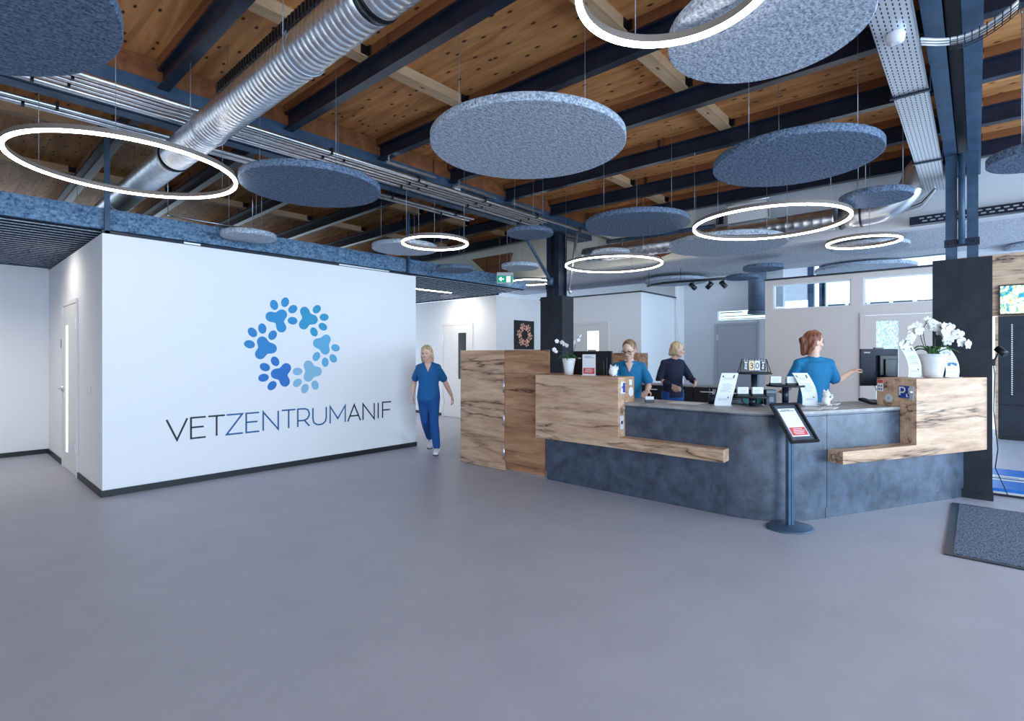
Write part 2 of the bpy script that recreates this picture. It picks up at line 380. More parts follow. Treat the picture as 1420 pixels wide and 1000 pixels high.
# back wall with transom and slit
b = B()
box(b, 11.6, 11.75, 3.44, 5.13, 0, 2.2); box(b, 11.6, 11.75, 2.95, 3.40, 0, 2.2)
box(b, 11.6, 11.75, 4.30, 5.13, 2.2, 2.44); box(b, 11.6, 11.75, 2.95, 5.13, 2.44, 3.55)
struct('wall_back', b, M['wall_grey'])
b = B(); box(b, 11.87, 12.0, 5.13, 12.2, 0, 3.55); struct('wall_back_side', b, M['wall_grey'])
b = B(); box(b, 11.30, 11.60, 5.04, 5.12, 0, 3.55); struct('trim_4', b, M['wall'])
# partition with high windows and a door
b = B(); X0, X1 = 9.71, 9.83
box(b, X0, X1, 1.315, 2.757, 0, 2.24); box(b, X0, X1, 0.30, 1.315, 2.12, 2.24)
box(b, X0, X1, 0.30, 2.757, 2.67, 2.75); box(b, X0, X1, 2.628, 2.757, 2.24, 2.67); box(b, X0, X1, 1.325, 1.487, 2.24, 2.67)
box(b, X0, X1, 0.30, 0.42, 0, 2.12); box(b, X0, X1, 0.30, 0.36, 2.24, 2.67)
struct('wall_partition', b, M['wall_warm'])
# clear glass
g = bpy.data.materials.new('clear_glass'); g.use_nodes = True; n_, l_ = g.node_tree.nodes, g.node_tree.links
n_.remove(n_['Principled BSDF']); tr = n_.new('ShaderNodeBsdfTransparent'); gl = n_.new('ShaderNodeBsdfGlossy'); gl.inputs['Roughness'].default_value = 0.03
mx = n_.new('ShaderNodeMixShader'); mx.inputs[0].default_value = 0.07; tr.inputs['Color'].default_value = (0.93, 0.98, 1, 1)
l_.new(tr.outputs[0], mx.inputs[1]); l_.new(gl.outputs[0], mx.inputs[2]); l_.new(mx.outputs[0], n_['Material Output'].inputs['Surface']); M['glass'] = g
# frosted film glass with stripes
g = bpy.data.materials.new('striped_film_glass'); g.use_nodes = True; n_, l_ = g.node_tree.nodes, g.node_tree.links
pp = n_['Principled BSDF']; pp.inputs['Base Color'].default_value = (0.8, 0.95, 1, 1); pp.inputs['Roughness'].default_value = 0.6
tl = n_.new('ShaderNodeBsdfTranslucent'); tl.inputs['Color'].default_value = (0.85, 0.97, 1, 1); tr = n_.new('ShaderNodeBsdfTransparent')
nz = noise(g, coords(g, (1, 1, 1)), 45, 3, 0.6)
m1 = n_.new('ShaderNodeMixShader'); m1.inputs[0].default_value = 0.6; l_.new(pp.outputs[0], m1.inputs[1]); l_.new(tl.outputs[0], m1.inputs[2])
m2 = n_.new('ShaderNodeMixShader'); rr_ = ramp(g, nz, [(0.42, (0.15, 0.15, 0.15, 1)), (0.55, (0.75, 0.75, 0.75, 1))]); l_.new(rr_, m2.inputs[0])
l_.new(m1.outputs[0], m2.inputs[1]); l_.new(tr.outputs[0], m2.inputs[2]); l_.new(m2.outputs[0], n_['Material Output'].inputs['Surface']); M['film'] = g
def window(i, y0, y1, z0, z1, x0=X0, x1=X1, fr=0.02):
    b = B(); box(b, x0 + .02, x1 - .02, y0, y0 + fr, z0, z1); box(b, x0 + .02, x1 - .02, y1 - fr, y1, z0, z1)
    box(b, x0 + .02, x1 - .02, y0 + fr, y1 - fr, z0, z0 + fr); box(b, x0 + .02, x1 - .02, y0 + fr, y1 - fr, z1 - fr, z1)
    w = struct('window_%d' % i, b, M['white'])
    b = B(); box(b, (x0 + x1) / 2 - .004, (x0 + x1) / 2 + .004, y0 + fr, y1 - fr, z0 + fr, z1 - fr)
    p = obj('pane', b, M['glass'], w, local=True)
    return w
window(1, 1.487, 2.628, 2.24, 2.67); window(2, 0.36, 1.325, 2.24, 2.67)
w3 = window(3, 2.95, 4.30, 2.2, 2.44, 11.6, 11.75)
b = B(); box(b, 11.59, 11.60, 3.0, 4.22, 2.23, 2.245); box(b, 11.59, 11.60, 3.0, 4.22, 2.295, 2.31); box(b, 11.59, 11.60, 3.75, 4.22, 2.37, 2.39)
obj('louvre', b, M['plastic'], w3, local=True)
# rear glass facade
b = B()
box(b, 13.68, 13.8, 2.83, 2.95, 0, 3.55); box(b, 13.68, 13.8, 2.62, 2.72, 0, 3.55); box(b, 13.68, 13.8, 2.60, 2.66, 0, 3.55)
for y in (-5.5, -3.6, -1.7, 0.2): box(b, 13.7, 13.78, y, y + .05, 0, 3.55)
box(b, 13.7, 13.8, -5.6, 2.6, 3.5, 3.55)
f4 = struct('window_4', b, M['steel_blue'])
b = B(); box(b, 13.7, 13.8, 2.96, 12.2, 2.75, 3.55); struct('wall_far', b, M['wall'])
b = B()
for k in range(14): box(b, 13.60, 13.66, -3.0 + k * .40, -3.0 + k * .40 + .33, 2.42, 2.60)
box(b, 13.58, 13.68, -5.6, 2.66, 2.38, 2.42)
obj('railing_panel', b, M['steel_blue'], f4, local=True)
b = B()
box(b, 13.72, 13.74, -5.6, 2.6, 0, 3.5); obj('pane', b, M['glass'], f4, local=True)
# front glass facade, to the right of the view
b = B()
for k in range(9): box(b, -5 + k * 2.35, -4.94 + k * 2.35, -5.6, -5.5, 0, 4.0)
box(b, -5, 14, -5.6, -5.5, 3.5, 4.12); box(b, -5, 14, -5.6, -5.5, 0, 0.12)
struct('window_5', b, M['steel'])
b = B()
for k in range(3): box(b, -5, -4.9, -5.45 + k * 2.7, -5.39 + k * 2.7, 0, 3.5)
box(b, -5, -4.9, -5.45, -0.01, 3.5, 4.0); struct('window_6', b, M['steel'])
# oak wall behind the column, right
b = B(); box(b, 12.5, 12.6, -4.5, -0.27, 0, 3.3); box(b, 12.5, 12.6, -0.27, 0.3, 2.15, 3.3); struct('wall_right', b, M['oak'])
# skirtings
def skirt(name, *bx):
    b = B()
    for x in bx: box(b, *x, 0, 0.068)
    struct(name, b, M['black'])
skirt('baseboard_centre', (1.175, 5.23, 6.72, 6.734), (5.216, 5.23, 6.734, 12.0))
skirt('baseboard_side', (1.175, 1.189, 6.734, 8.0), (1.175, 1.189, 9.12, 10.336))
skirt('baseboard_left', (-4.9, 1.175, 10.336, 10.349))
skirt('baseboard_back_left', (8.185, 8.199, 9.6, 12.0), (8.185, 8.199, 7.77, 8.5), (8.185, 9.71, 7.766, 7.779))
skirt('baseboard_back', (9.695, 9.709, 5.116, 5.88), (9.695, 9.709, 7.05, 7.766), (9.695, 11.6, 5.116, 5.129), (9.695, 9.709, 1.35, 2.757))
# felt bulkhead and slat ceiling
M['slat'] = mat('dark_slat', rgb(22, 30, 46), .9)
b = B(); box(b, -5, 8.13, 6.87, 6.93, 2.80, 3.02); struct('trim_5', b, M['felt_blue'])
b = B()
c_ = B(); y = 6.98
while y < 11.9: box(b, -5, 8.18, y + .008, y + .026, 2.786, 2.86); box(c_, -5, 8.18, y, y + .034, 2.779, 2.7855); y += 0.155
sl = struct('ceiling_slats', b, M['slat']); obj('lit_slat_edge', c_, M['felt_light'], sl, local=True)  # pale strips paint the slat bottoms as lit from below
b = B(); box(b, -5, 8.18, 6.93, 12.2, 2.98, 3.02); struct('ceiling_void', b, M['plastic'])
b = B(); box(b, 1.2, 5.2, 6.80, 6.86, 2.745, 2.775); box(b, 8.17, 8.2, 7.7, 12, 2.755, 2.80); rail = struct('trim_6', b, M['steel'])
b = B(); box(b, 1.95, 2.12, 6.795, 6.80, 2.75, 2.77); box(b, 3.9, 4.75, 6.795, 6.80, 2.75, 2.77); obj('bright_segment', b, M['chrome'], rail, local=True)  # bright steel strips stand in for light fixtures behind the wall top
b = B(); box(b, 9.66, 9.84, 0.30, 2.757, 2.752, 2.775); box(b, 9.66, 9.75, 5.1, 7.76, 2.752, 2.775); box(b, 9.66, 11.87, 5.09, 5.14, 2.752, 2.775)
struct('trim_7', b, M['steel'])

# doors
def door(i, face_x, y0, y1, top, side, glass=None, gmat='glass', frame=True, m='door', handle=None, hinge=None, parts=True):
    """door leaf lying against a wall whose face is x = face_x, seen from -x"""
    b = B(); f = 0.05; X = face_x
    if frame:
        box(b, X - .022, X - .001, y0 - f, y0, 0, top + f); box(b, X - .022, X - .001, y1, y1 + f, 0, top + f); box(b, X - .022, X - .001, y0, y1, top, top + f)
    d = struct('door_%d' % i, b, M['door'] if m == 'door' else M[m])
    b = B()
    if glass:
        a, c, e, h = glass
        box(b, X - .014, X - .001, y0 + .004, a, .008, top - .004); box(b, X - .014, X - .001, c, y1 - .004, .008, top - .004)
        box(b, X - .014, X - .001, a, c, .008, e); box(b, X - .014, X - .001, a, c, h, top - .004)
        obj('leaf', b, M['door'] if m == 'door' else M[m], d, local=True)
        b = B(); box(b, X - .008, X - .004, a, c, e, h); obj('glass_panel', b, M[gmat], d, local=True)
    else:
        box(b, X - .014, X - .001, y0 + .004, y1 - .004, .008, top - .004); obj('leaf', b, M['door'] if m == 'door' else M[m], d, local=True)
    if handle:
        hy, sgn = handle; b = B()
        tube(b, [(X - .014, hy, 1.03), (X - .06, hy, 1.03), (X - .06, hy + sgn * .12, 1.03)], .009, 8); cyl(b, (X - .02, hy), .022, 1.0, 1.06, 12)
        box(b, X - .02, X - .014, hy - .01, hy + .01, .90, .96); obj('door_handle', b, M['chrome'], d, local=True)
    if hinge is not None:
        for z in (.28, 1.78):
            b = B(); box(b, X - .03, X - .012, hinge - .018, hinge + .018, z, z + .13); obj('hinge', b, M['chrome'], d, local=True)
    return d
M['door_dark'] = mat('dark_door_glass', rgb(24, 28, 26), 0.15)
M['door_grey'] = mat('grey_door', rgb(168, 172, 182), 0.5)
M['lit_glass'] = mat('glowing_frosted_glass', rgb(245, 248, 250), 0.4, emit=(1, 1, 1, 1), estr=0.55)  # glow put into the glass in place of light behind it
door(1, 1.19, 8.06, 9.0, 2.10, -1, (8.62, 8.80, .22, 1.85), 'lit_glass', handle=(8.93, 1), hinge=8.07)
door(2, 8.2, 8.55, 9.52, 2.15, -1, (8.72, 8.99, 0.9, 1.97), 'door_dark', hinge=9.5)
door(3, 9.71, 5.93, 7.0, 2.13, -1, (6.13, 6.43, 0.9, 1.985), 'lit_glass')
d4 = door(4, 9.71, 0.42, 1.315, 2.08, -1, (0.88, 1.158, 0.5, 1.985), 'film', m='wall_warm')
door(5, 11.6, 3.45, 4.28, 2.10, -1, None, m='door_grey', hinge=4.27)
def wall_box(name, label, cat, x, y, z, w, h, m='white'):
    b = B(); box(b, x - .012, x - .001, y - w / 2, y + w / 2, z - h / 2, z + h / 2); o = obj(name, b, M[m], bevel=.003); return tag(o, label, cat)
wall_box('light_switch', 'small white light switch on the side wall between alcove door and logo wall corner', 'switch', 1.19, 7.35, 1.08, .08, .08)
wall_box('door_sign', 'small dark door sign on the alcove side wall left of the narrow door', 'sign', 1.19, 9.18, 1.62, .04, .12, 'steel')
wall_box('light_switch', 'white switch plate right of the corridor door with the black glass strip', 'switch', 8.2, 8.64, 1.60, .09, .16)
wall_box('light_switch', 'white switch plate on the back wall just above the glasses woman', 'switch', 9.71, 5.6, 1.52, .12, .08)

# ================================================================ steel and timber overhead
def ibeam_y(bm, x, y0, y1, z0, h, w, fn=SG, web=.012, fl=.014):
    box(bm, x - w / 2, x + w / 2, y0, y1, z0, z0 + fl, 0, fn); box(bm, x - w / 2, x + w / 2, y0, y1, z0 + h - fl, z0 + h, 0, fn)
    box(bm, x - web / 2, x + web / 2, y0, y1, z0 + fl, z0 + h - fl, 0, fn)
XR = [1.36 + 1.107 * k for k in range(7)]
BAYS = [(0.262, 5.29, range(7), 'middle bay'), (5.632, 12.1, range(7), 'bay over the logo wall'), (-5.5, -0.032, range(1, 7), 'right-edge bay')]
for y0, y1, ks, where in BAYS:
    ks = list(ks)
    for j, k in enumerate(ks):
        x = XR[k]; b = B(); ibeam_y(b, x, y0, y1, 3.78, .17, .085)
        o = obj('steel_rafter', b, M['steel']); tag(o, 'dark steel rafter, %s from the left, %s' % (ORD[j], where), 'beam', 'steel rafters')
        b = B()
        box(b, x - .05, x + .05, y0 + .01, y1 - .01, 3.951, 4.034, 0, SG)
        o = obj('timber_ledger', b, M['pine_dark']); tag(o, 'red-brown timber ledger on rafter, %s from the left, %s' % (ORD[j], where), 'timber', 'timber ledgers')
def joist(x0, x1, y):
    t = thing('timber_joist', '', 'joist', (x0, y, 4.0), 0, 'pale cross joists')
    b = B(); box(b, x0, x1, y - .06, y + .06, 3.945 + sag(y), 4.034 + sag(y)); obj('joist_body', b, M['pine_x'], t)
    for xx, s in ((x0, 1), (x1, -1)):
        b = B(); box(b, min(xx, xx + s * .012), max(xx, xx + s * .012), y - .10, y - .061, 3.955 + sag(y), 4.03 + sag(y)); box(b, min(xx, xx + s * .07), max(xx, xx + s * .07), y - .066, y - .061, 3.955 + sag(y), 4.03 + sag(y))
        obj('angle_bracket', b, M['plastic'], t)
    return t
for y, where in ((2.03, 'nearer row, middle bay'), (3.81, 'farther row, middle bay'), (7.3, 'first row beyond main beam'), (9.1, 'second row beyond main beam'), (-1.55, 'row right of the cable tray')):
    for k in range(-1, 6):
        if y < 0 and k < 1: continue
        xa = (XR[k] if k >= 0 else XR[0] - 1.107) + .053; xb = XR[k + 1] - .053
        t = joist(xa, xb, y); t['label'] = 'pale pine cross joist, %s from the left, %s' % (ORD[k + 1 if y > 0 else k - 1], where)
# main double beams
def channel_pair(name, label, y_a, y_b, x0, x1, m):
    t = thing(name, label, 'beam', (x0, (y_a[0] + y_b[1]) / 2, 3.57))
    for a, c, s in ((y_a[0], y_a[1], 0), (y_b[0], y_b[1], 1)):
        b = B(); box(b, x0, x1, a, c, 3.57, 3.585); box(b, x0, x1, a, c, 3.825, 3.84)
        wy = a if s == 0 else c - .012
        box(b, x0, x1, wy, wy + .012, 3.585, 3.825); obj('steel_channel', b, m, t)
    b = B(); box(b, x0 + .1, x1 - .1, y_a[1] + .005, y_b[0] - .005, 3.64, 3.82); obj('gap_filler', b, M['plastic'], t)  # black filler added so the open gap between channels reads dark
    b = B(); box(b, x0, x1 - .05, y_a[0] + .01, y_b[1] - .01, 3.841, 4.03 + sag(y_a[0])); obj('timber_pad', b, M['pine_dark'], t)
    return t
channel_pair('steel_beam', 'blue-grey double-channel main beam above the bundle of bright conduits', (5.30, 5.44), (5.475, 5.62), -4.9, 8.14, M['steel_blue'])
channel_pair('steel_beam', 'wide blue-grey double-channel beam beside the perforated cable tray', (-.03, .072), (.158, .258), -4.9, 8.14, M['steel_blue'])
# columns
def column(yc, label, clad_label):
    t = thing('steel_column', label, 'column', (7.28, yc, 0))
    for s in (-1, 1):
        b = B(); yy = yc + s * .085
        box(b, 7.16, 7.40, yy - .045, yy + .045, 2.47, 2.482); box(b, 7.16, 7.172, yy - .045, yy + .045, 2.482, 3.568); box(b, 7.388, 7.40, yy - .045, yy + .045, 2.482, 3.568); box(b, 7.172, 7.388, yy - .005, yy + .005, 2.482, 3.568)
        obj('steel_post', b, M['steel_blue'] if yc < 1 else M['steel'], t)
    b = B(); box(b, 7.15, 7.158, yc - .14, yc + .14, 2.60, 2.68)
    for dy in (-.1, -.03, .04, .1): ball(b, (7.146, yc + dy, 2.64), .012, .012, .012, 8, 5)
    obj('bolted_plate', b, M['steel'], t)
    b = B(); box(b, 7.12, 7.45, yc - .235, yc + .235, 0, 2.47); box(b, 7.112, 7.458, yc - .243, yc + .243, 0, .066); obj('cladding', b, M['clad'], t)
    return t
c1 = column(5.46, 'dark clad steel column standing behind the oak cabinets', '')
c2 = column(0.12, 'wide dark clad steel column at the right end of the reception desk', '')
b = B(); tube(b, [(7.13, .12, 2.62), (7.13, .12, 3.56)], .028, 12); obj('drain_pipe', b, M['steel_blue'], c2)
b = B(); tube(b, [(6.25, 5.46, 3.56), (7.12, 5.46, 2.72)], .028, 12); cyl(b, (7.10, 5.46), .05, 2.66, 2.78, 12); obj('diagonal_brace', b, M['steel_blue'], c1)
b = B(); tube(b, [(7.33, 5.06, 3.56), (7.30, 5.22, 2.56)], .022, 10); ball(b, (7.32, 5.20, 2.54), .03, .03, .03, 10, 6); obj('downpipe', b, M['chrome'], c1)
# hanging blue struts beside the logo wall
for (x, y, lab) in ((1.245, 6.82, 'light blue perforated strut rising from the left corner of the logo wall'), (5.13, 6.82, 'thin blue strut rising from the right end of the logo wall')):
    b = B(); w = .022 if x < 2 else .016; z1 = 3.77 + sag(y)
    box(b, x - w, x + w, y - .02, y + .02, 2.732, z1)
    t = tag(obj('steel_strut', b, M['steel_blue']), lab, 'strut')
# conduits
CN = [(4.90, 9.4, .024), (5.0, 6.4, .014), (5.075, 6.4, .018), (5.155, 6.4, .014), (5.24, 6.4, .024), (5.70, 5.5, .020), (5.80, 5.5, .024)]
for i, (y, xe, r) in enumerate(CN):
    t = thing('steel_conduit', '%s bright steel conduit %s the blue main beam, from the camera side' % (ORD[i if i < 5 else i - 5], 'in front of' if i < 5 else 'behind'), 'pipe', (-4.8, y, 3.53), 0, 'bright conduits under the main beam')
    b = B(); tube(b, [(-4.8, y, 3.53), (xe, y, 3.53)], r, 10); obj('pipe', b, M['galv'], t)
    for k in range(9):
        xx = -.6 + 1.107 * k + .2 * (i % 2)
        if xx > xe - .2: break
        b = B(); box(b, xx - .01, xx + .01, y - r - .004, y + r + .004, 3.53 - r - .004, 3.569); obj('pipe_clip', b, M['plastic'], t)
b = B(); tube(b, [(8.14, 4.9, 3.5), (8.02, 4.9, 3.47), (8.02, 3.0, 3.44)], .035, 12); tag(obj('air_pipe', b, M['steel_blue']), 'blue pipe running along the cream fascia behind the column', 'pipe')
for i, x in enumerate((XR[2], XR[3], XR[4])):
    b = B(); box(b, x - .03, x + .72, 5.12, 5.15, 3.70, 3.73); box(b, x - .01, x + .01, 5.12, 5.15, 3.73, 3.776)
    tag(obj('mounting_rail', b, M['galv']), 'short galvanised rail above the conduits, %s from the left' % ORD[i], 'rail', 'short rails above the conduits')
b = B(); tube(b, [(1.95, 7.4, 3.18), (2.95, 7.4, 3.18)], .012, 8); tube(b, [(1.95, 7.4, 3.18), (1.95, 7.4, 4.05)], .004, 6); tube(b, [(2.95, 7.4, 3.18), (2.95, 7.4, 4.05)], .004, 6)
ball(b, (1.95, 7.4, 3.18), .02, .02, .02, 8, 6); ball(b, (2.95, 7.4, 3.18), .02, .02, .02, 8, 6)
tag(obj('hanging_rod', b, M['galv']), 'thin hanging steel rod above the left part of the felt bulkhead', 'rod')

# spiral duct with ribs
def spiral(bm, p0, p1, r, pitch=.052, seg=36, rib=.0055):
    p0 = Vector(p0); p1 = Vector(p1); d = p1 - p0; L = d.length; d.normalize(); s, u = frame_of(d)
    n = int(L / pitch); prev = None
    for i in range(n + 1):
        for dt, rr in ((0, r + rib), (.25, r), (.9, r)):
            tt = (i + dt) * pitch
            if tt > L: continue
            ring = []
            for k in range(seg):
                a = 2 * PI * k / seg; q = p0 + d * (tt + pitch * (k / seg - .5) * .6)
                ring.append(bm.verts.new(q + (s * math.cos(a) + u * math.sin(a)) * rr))
            if prev:
                for k in range(seg - 0):
                    f = face(bm, [prev[k], prev[(k + 1) % seg], ring[(k + 1) % seg], ring[k]])
                    if f: f.smooth = True
            prev = ring
def ribbed(bm, p0, p1, r, pitch=.05, seg=40, rib=.005):
    p0 = Vector(p0); p1 = Vector(p1); d = p1 - p0; L = d.length; n = int(L / pitch); pts = []; rr = []
    for i in range(n):
        for dt, q in ((0, r), (.62, r), (.74, r + rib), (.88, r + rib)): pts.append(p0 + d * ((i + dt) * pitch / L)); rr.append(q)
    tube(bm, pts, r, seg, rr=rr)
t = thing('spiral_duct', 'large ribbed galvanised air duct running diagonally under the timber ceiling', 'duct', (1.5, 0, 3.29))
cuts = [-5.4, 2.27, 5.5, 11.8]
for a, c in zip(cuts, cuts[1:]):
    b = B(); ribbed(b, (1.5, a + .03, 3.29), (1.5, c - .03, 3.29), .128, .05, 40, .0035); obj('duct_section', b, M['galv'], t)
for y in cuts[1:-1]:
    b = B(); tube(b, [(1.5, y - .035, 3.29), (1.5, y + .035, 3.29)], .122, 40); tube(b, [(1.5, y - .02, 3.29), (1.5, y - .008, 3.29)], .138, 40); obj('rubber_joint', b, M['plastic'], t)
b = B(); box(b, 1.378, 1.40, 2.35, 4.1, 3.36, 3.43); 
for k in range(40): box(b, 1.371, 1.378, 2.40 + k * .042, 2.412 + k * .042, 3.365, 3.425)
obj('air_grille', b, M['plastic'], t)
for y in (1.0, 3.0, 4.6, 7.5, 9.3):
    b = B()
    for s in (-1, 1): tube(b, [(1.5 + s * .135, y, 3.29), (1.5 + s * .135, y, (3.778 if s < 0 else 4.033) + sag(y))], .003, 6)
    tube(b, [(1.5 + .137 * math.cos(a * PI / 12), y, 3.29 + .137 * math.sin(a * PI / 12)) for a in range(24)], .006, 6, closed=True)
    obj('duct_hanger', b, M['wire'], t)
b = B(); box(b, .98, 1.06, 5.24, 5.29, 3.62, 3.70)
tag(obj('sensor_box', b, M['white'], bevel=.006), 'small white box on the blue main beam left of the spiral duct', 'sensor')
b = B(); box(b, 4.7, 4.8, 5.22, 5.27, 3.64, 3.74); tag(obj('junction_box', b, M['white'], bevel=.006), 'small pale junction box under the main beam left of the dark column', 'box')
b = B(); lathe(b, (3.2, 5.86, 3.40), [(0.001, 0), (.05, .01), (.06, .05), (.06, .09)], 16); tag(obj('motion_sensor', b, M['white']), 'round white sensor hanging at the rear conduits above the large left disc', 'sensor')
# right hand duct with elbow
t = thing('elbow_duct', 'shiny galvanised duct with an elbow rising to the cable tray at the low ceiling', 'duct', (7.78, 3, 3.2))
b = B(); ribbed(b, (7.78, 5.2, 3.22), (7.78, 1.3, 3.22), .135, .11); obj('duct_section', b, M['galv'], t)
pts = [(7.78, 1.3, 3.22), (7.78, 1.05, 3.22)]
for a in range(1, 13):
    q = a / 12 * math.radians(82); pts.append((7.78, 1.0 - .48 * math.sin(q), 3.22 + .48 * (1 - math.cos(q))))
pts += [(7.78, .46, 3.70)]
b = B(); tube(b, pts, .14, 36); obj('duct_elbow', b, M['chrome'], t)
for y in (1.3, 1.08):
    b = B(); tube(b, [(7.78, y - .012, 3.22), (7.78, y + .012, 3.22)], .148, 36); obj('duct_collar', b, M['steel'], t)
b = B(); box(b, 7.70, 7.722, 1.45, 2.1, 3.20, 3.25); obj('air_grille', b, M['plastic'], t)
b = B(); box(b, 7.72, 7.80, 2.15, 2.7, 3.37, 3.62); t2 = thing('access_box', 'white rectangular duct access box seen inside the large ring lamp', 'box', (7.75, 2.4, 3.37)); obj('box_body', b, M['white'], t2, bevel=.004)
b = B(); box(b, 7.71, 7.72, 2.76, 2.86, 3.38, 3.56); obj('side_unit', b, M['plastic'], t2)
b = B(); tube(b, [(7.72, 2.14, 3.64), (7.72, 2.72, 3.64)], .012, 8); box(b, 7.712, 7.72, 2.135, 2.15, 3.37, 3.63); obj('box_trim', b, M['chrome'], t2)
b = B(); tube(b, [(11.3, 3.36, 2.36), (11.3, 3.36, 3.5)], .17, 28); tube(b, [(11.3, 3.36, 2.30), (11.3, 3.36, 2.36)], .185, 28); tube(b, [(11.3, 3.36, 2.62), (11.3, 3.36, 2.64)], .18, 28)
tag(obj('vertical_duct', b, M['grey_duct']), 'vertical grey duct dropping beside the windowed partition', 'duct')

# perforated cable tray
t = thing('cable_tray', 'bright perforated cable tray running towards the right column', 'tray', (-4.5, .36, 3.40))
b = B(); box(b, -4.5, 7.9, .27, .275, 3.40, 3.47); box(b, -4.5, 7.9, .465, .47, 3.40, 3.47); obj('side_rail', b, M['galv'], t)
M['perf'] = mat('perforated_steel', rgb(214, 220, 228), 0.35, 0.6)
mm = M['perf']; n, l, p = nodes(mm); br = n.new('ShaderNodeTexBrick'); br.offset = 0.5
br.inputs['Scale'].default_value = 1.0; br.inputs['Mortar Size'].default_value = .011; br.inputs['Brick Width'].default_value = .05; br.inputs['Row Height'].default_value = .028; br.inputs['Mortar Smooth'].default_value = 0.05
br.inputs['Color1'].default_value = rgb(24, 30, 42); br.inputs['Color2'].default_value = rgb(30, 38, 52); br.inputs['Mortar'].default_value = rgb(222, 228, 236)
l.new(coords(mm), br.inputs['Vector']); base(mm, br.outputs['Color'])
b = B(); box(b, -4.5, 7.9, .275, .465, 3.40, 3.404); obj('perforated_base', b, M['perf'], t)
for x in (1.2, 3.0, 4.8, 6.6):
    b = B(); box(b, x, x + .03, .25, .49, 3.385, 3.398); box(b, x, x + .03, .25, .256, 3.398, 3.56); box(b, x, x + .03, .484, .49, 3.398, 3.56); obj('tray_hanger', b, M['steel'], t)
b = B(); lathe(b, (3.85, .365, 3.335), [(.02, 0), (.045, .012), (.052, .05), (.045, .066)], 20); tag(obj('motion_sensor', b, M['white']), 'round white motion sensor under the perforated cable tray', 'sensor')
t = thing('cable_basket', 'curved bundle of white cables on a black wire basket crossing under the right beam', 'cables', (4.2, .2, 3.45))
def arc_pts(off, dz=0, n=14):
    P = []
    for i in range(n):
        q = i / (n - 1); P.append((4.12 + .10 * q + .13 * math.sin(q * PI) + off, .26 - .44 * q, 3.43 + .09 * q * q + dz))
    return P
for i in range(6):
    b = B(); tube(b, arc_pts(-.03 + .018 * i, .012 * (i % 2)), .0065, 6); obj('cable', b, M['white'], t)
b = B(); P = arc_pts(.0, -.03)
for q in P[4:]:
    x, y, z = q; tube(b, [(x - .06, y, z + .035), (x - .055, y, z), (x + .055, y, z), (x + .06, y, z + .035)], .003, 5)
for off in (-.055, -.02, .02, .055): tube(b, [(x + off, y, z) for x, y, z in P[4:]], .003, 5)
obj('wire_basket', b, M['plastic'], t)
t = thing('wall_cable_tray', 'dark perforated cable tray along the edge of the low ceiling', 'tray', (8.08, 0, 3.06))
b = B(); box(b, 8.03, 8.14, -5.4, .62, 3.06, 3.066); box(b, 8.03, 8.034, -5.4, .62, 3.066, 3.16); obj('tray_body', b, M['steel'], t)
b = B()
for k in range(47): box(b, 8.024, 8.029, -3.0 + k * .075, -2.955 + k * .075, 3.085, 3.10); box(b, 8.024, 8.029, -2.97 + k * .075, -2.925 + k * .075, 3.12, 3.135)
obj('slot_row', b, M['galv'], t)
for i in range(4):
    b = B(); tube(b, [(8.0, 1.5, 3.19 + .016 * i), (7.98, .8, 3.18 + .018 * i), (7.95, .5, 3.24 + .03 * i), (7.7, .36, 3.36 + .012 * i)], .008, 6); obj('cable', b, [M['white'], M['chrome'], M['plastic'], M['white']][i], t)

# felt discs and ring lamps
def wires(t, cx, cy, r, z, n=3, a0=.5):
    for k in range(n):
        a = a0 + 2 * PI * k / n; x, y = cx + r * math.cos(a), cy + r * math.sin(a)
        top = 4.034 + sag(y) if x < 8.1 else (3.035 if x < 10.52 else 3.545)
        for xr in XR:
            if x < 8.1 and abs(x - xr) < .08: top = 3.775 + sag(y)
        for yj in (2.03, 3.81, 7.3, 9.1):
            if x < 8.1 and abs(y - yj) < .07: top = min(top, 3.944 + sag(yj))
        if top - z < .02: continue
        b = B(); tube(b, [(x, y, z), (x, y, top)], .0022, 5); cyl(b, (x, y), .006, max(z, top - .03), top, 8); obj('suspension_wire', b, M['wire'], t)
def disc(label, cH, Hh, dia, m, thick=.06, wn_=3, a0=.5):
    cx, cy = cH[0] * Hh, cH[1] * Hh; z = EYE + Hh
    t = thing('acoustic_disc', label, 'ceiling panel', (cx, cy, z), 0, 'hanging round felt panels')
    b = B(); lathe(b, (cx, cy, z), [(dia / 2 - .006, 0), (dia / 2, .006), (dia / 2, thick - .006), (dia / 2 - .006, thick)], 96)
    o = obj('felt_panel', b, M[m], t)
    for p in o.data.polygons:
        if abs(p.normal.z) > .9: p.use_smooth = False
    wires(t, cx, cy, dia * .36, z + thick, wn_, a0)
def ring(label, cH, Hh, dia, wd=.030, hh=.05, a0=.9, nw=3):
    cx, cy = cH[0] * Hh, cH[1] * Hh; z = EYE + Hh
    t = thing('ring_lamp', label, 'lamp', (cx, cy, z), 0, 'glowing ring pendant lamps')
    n = 96; R = dia / 2
    def loop(bm, prof):
        rings = [[bm.verts.new((cx + (R + a) * math.cos(2 * PI * k / n), cy + (R + a) * math.sin(2 * PI * k / n), z + c)) for k in range(n)] for a, c in prof]
        for i in range(len(prof)):
            A, D = rings[i], rings[(i + 1) % len(prof)]
            for k in range(n):
                f = face(bm, [A[k], A[(k + 1) % n], D[(k + 1) % n], D[k]])
    b = B(); loop(b, [(-wd / 2, .016), (wd / 2, .016), (wd / 2, hh), (-wd / 2, hh)]); obj('ring_housing', b, M['housing'], t)
    b = B(); loop(b, [(-wd / 2 + .003, .0), (wd / 2 - .003, .0), (wd / 2 - .001, .0155), (-wd / 2 + .001, .0155)]); obj('ring_diffuser', b, M['led'], t)
    wires(t, cx, cy, R, z + hh, nw, a0)
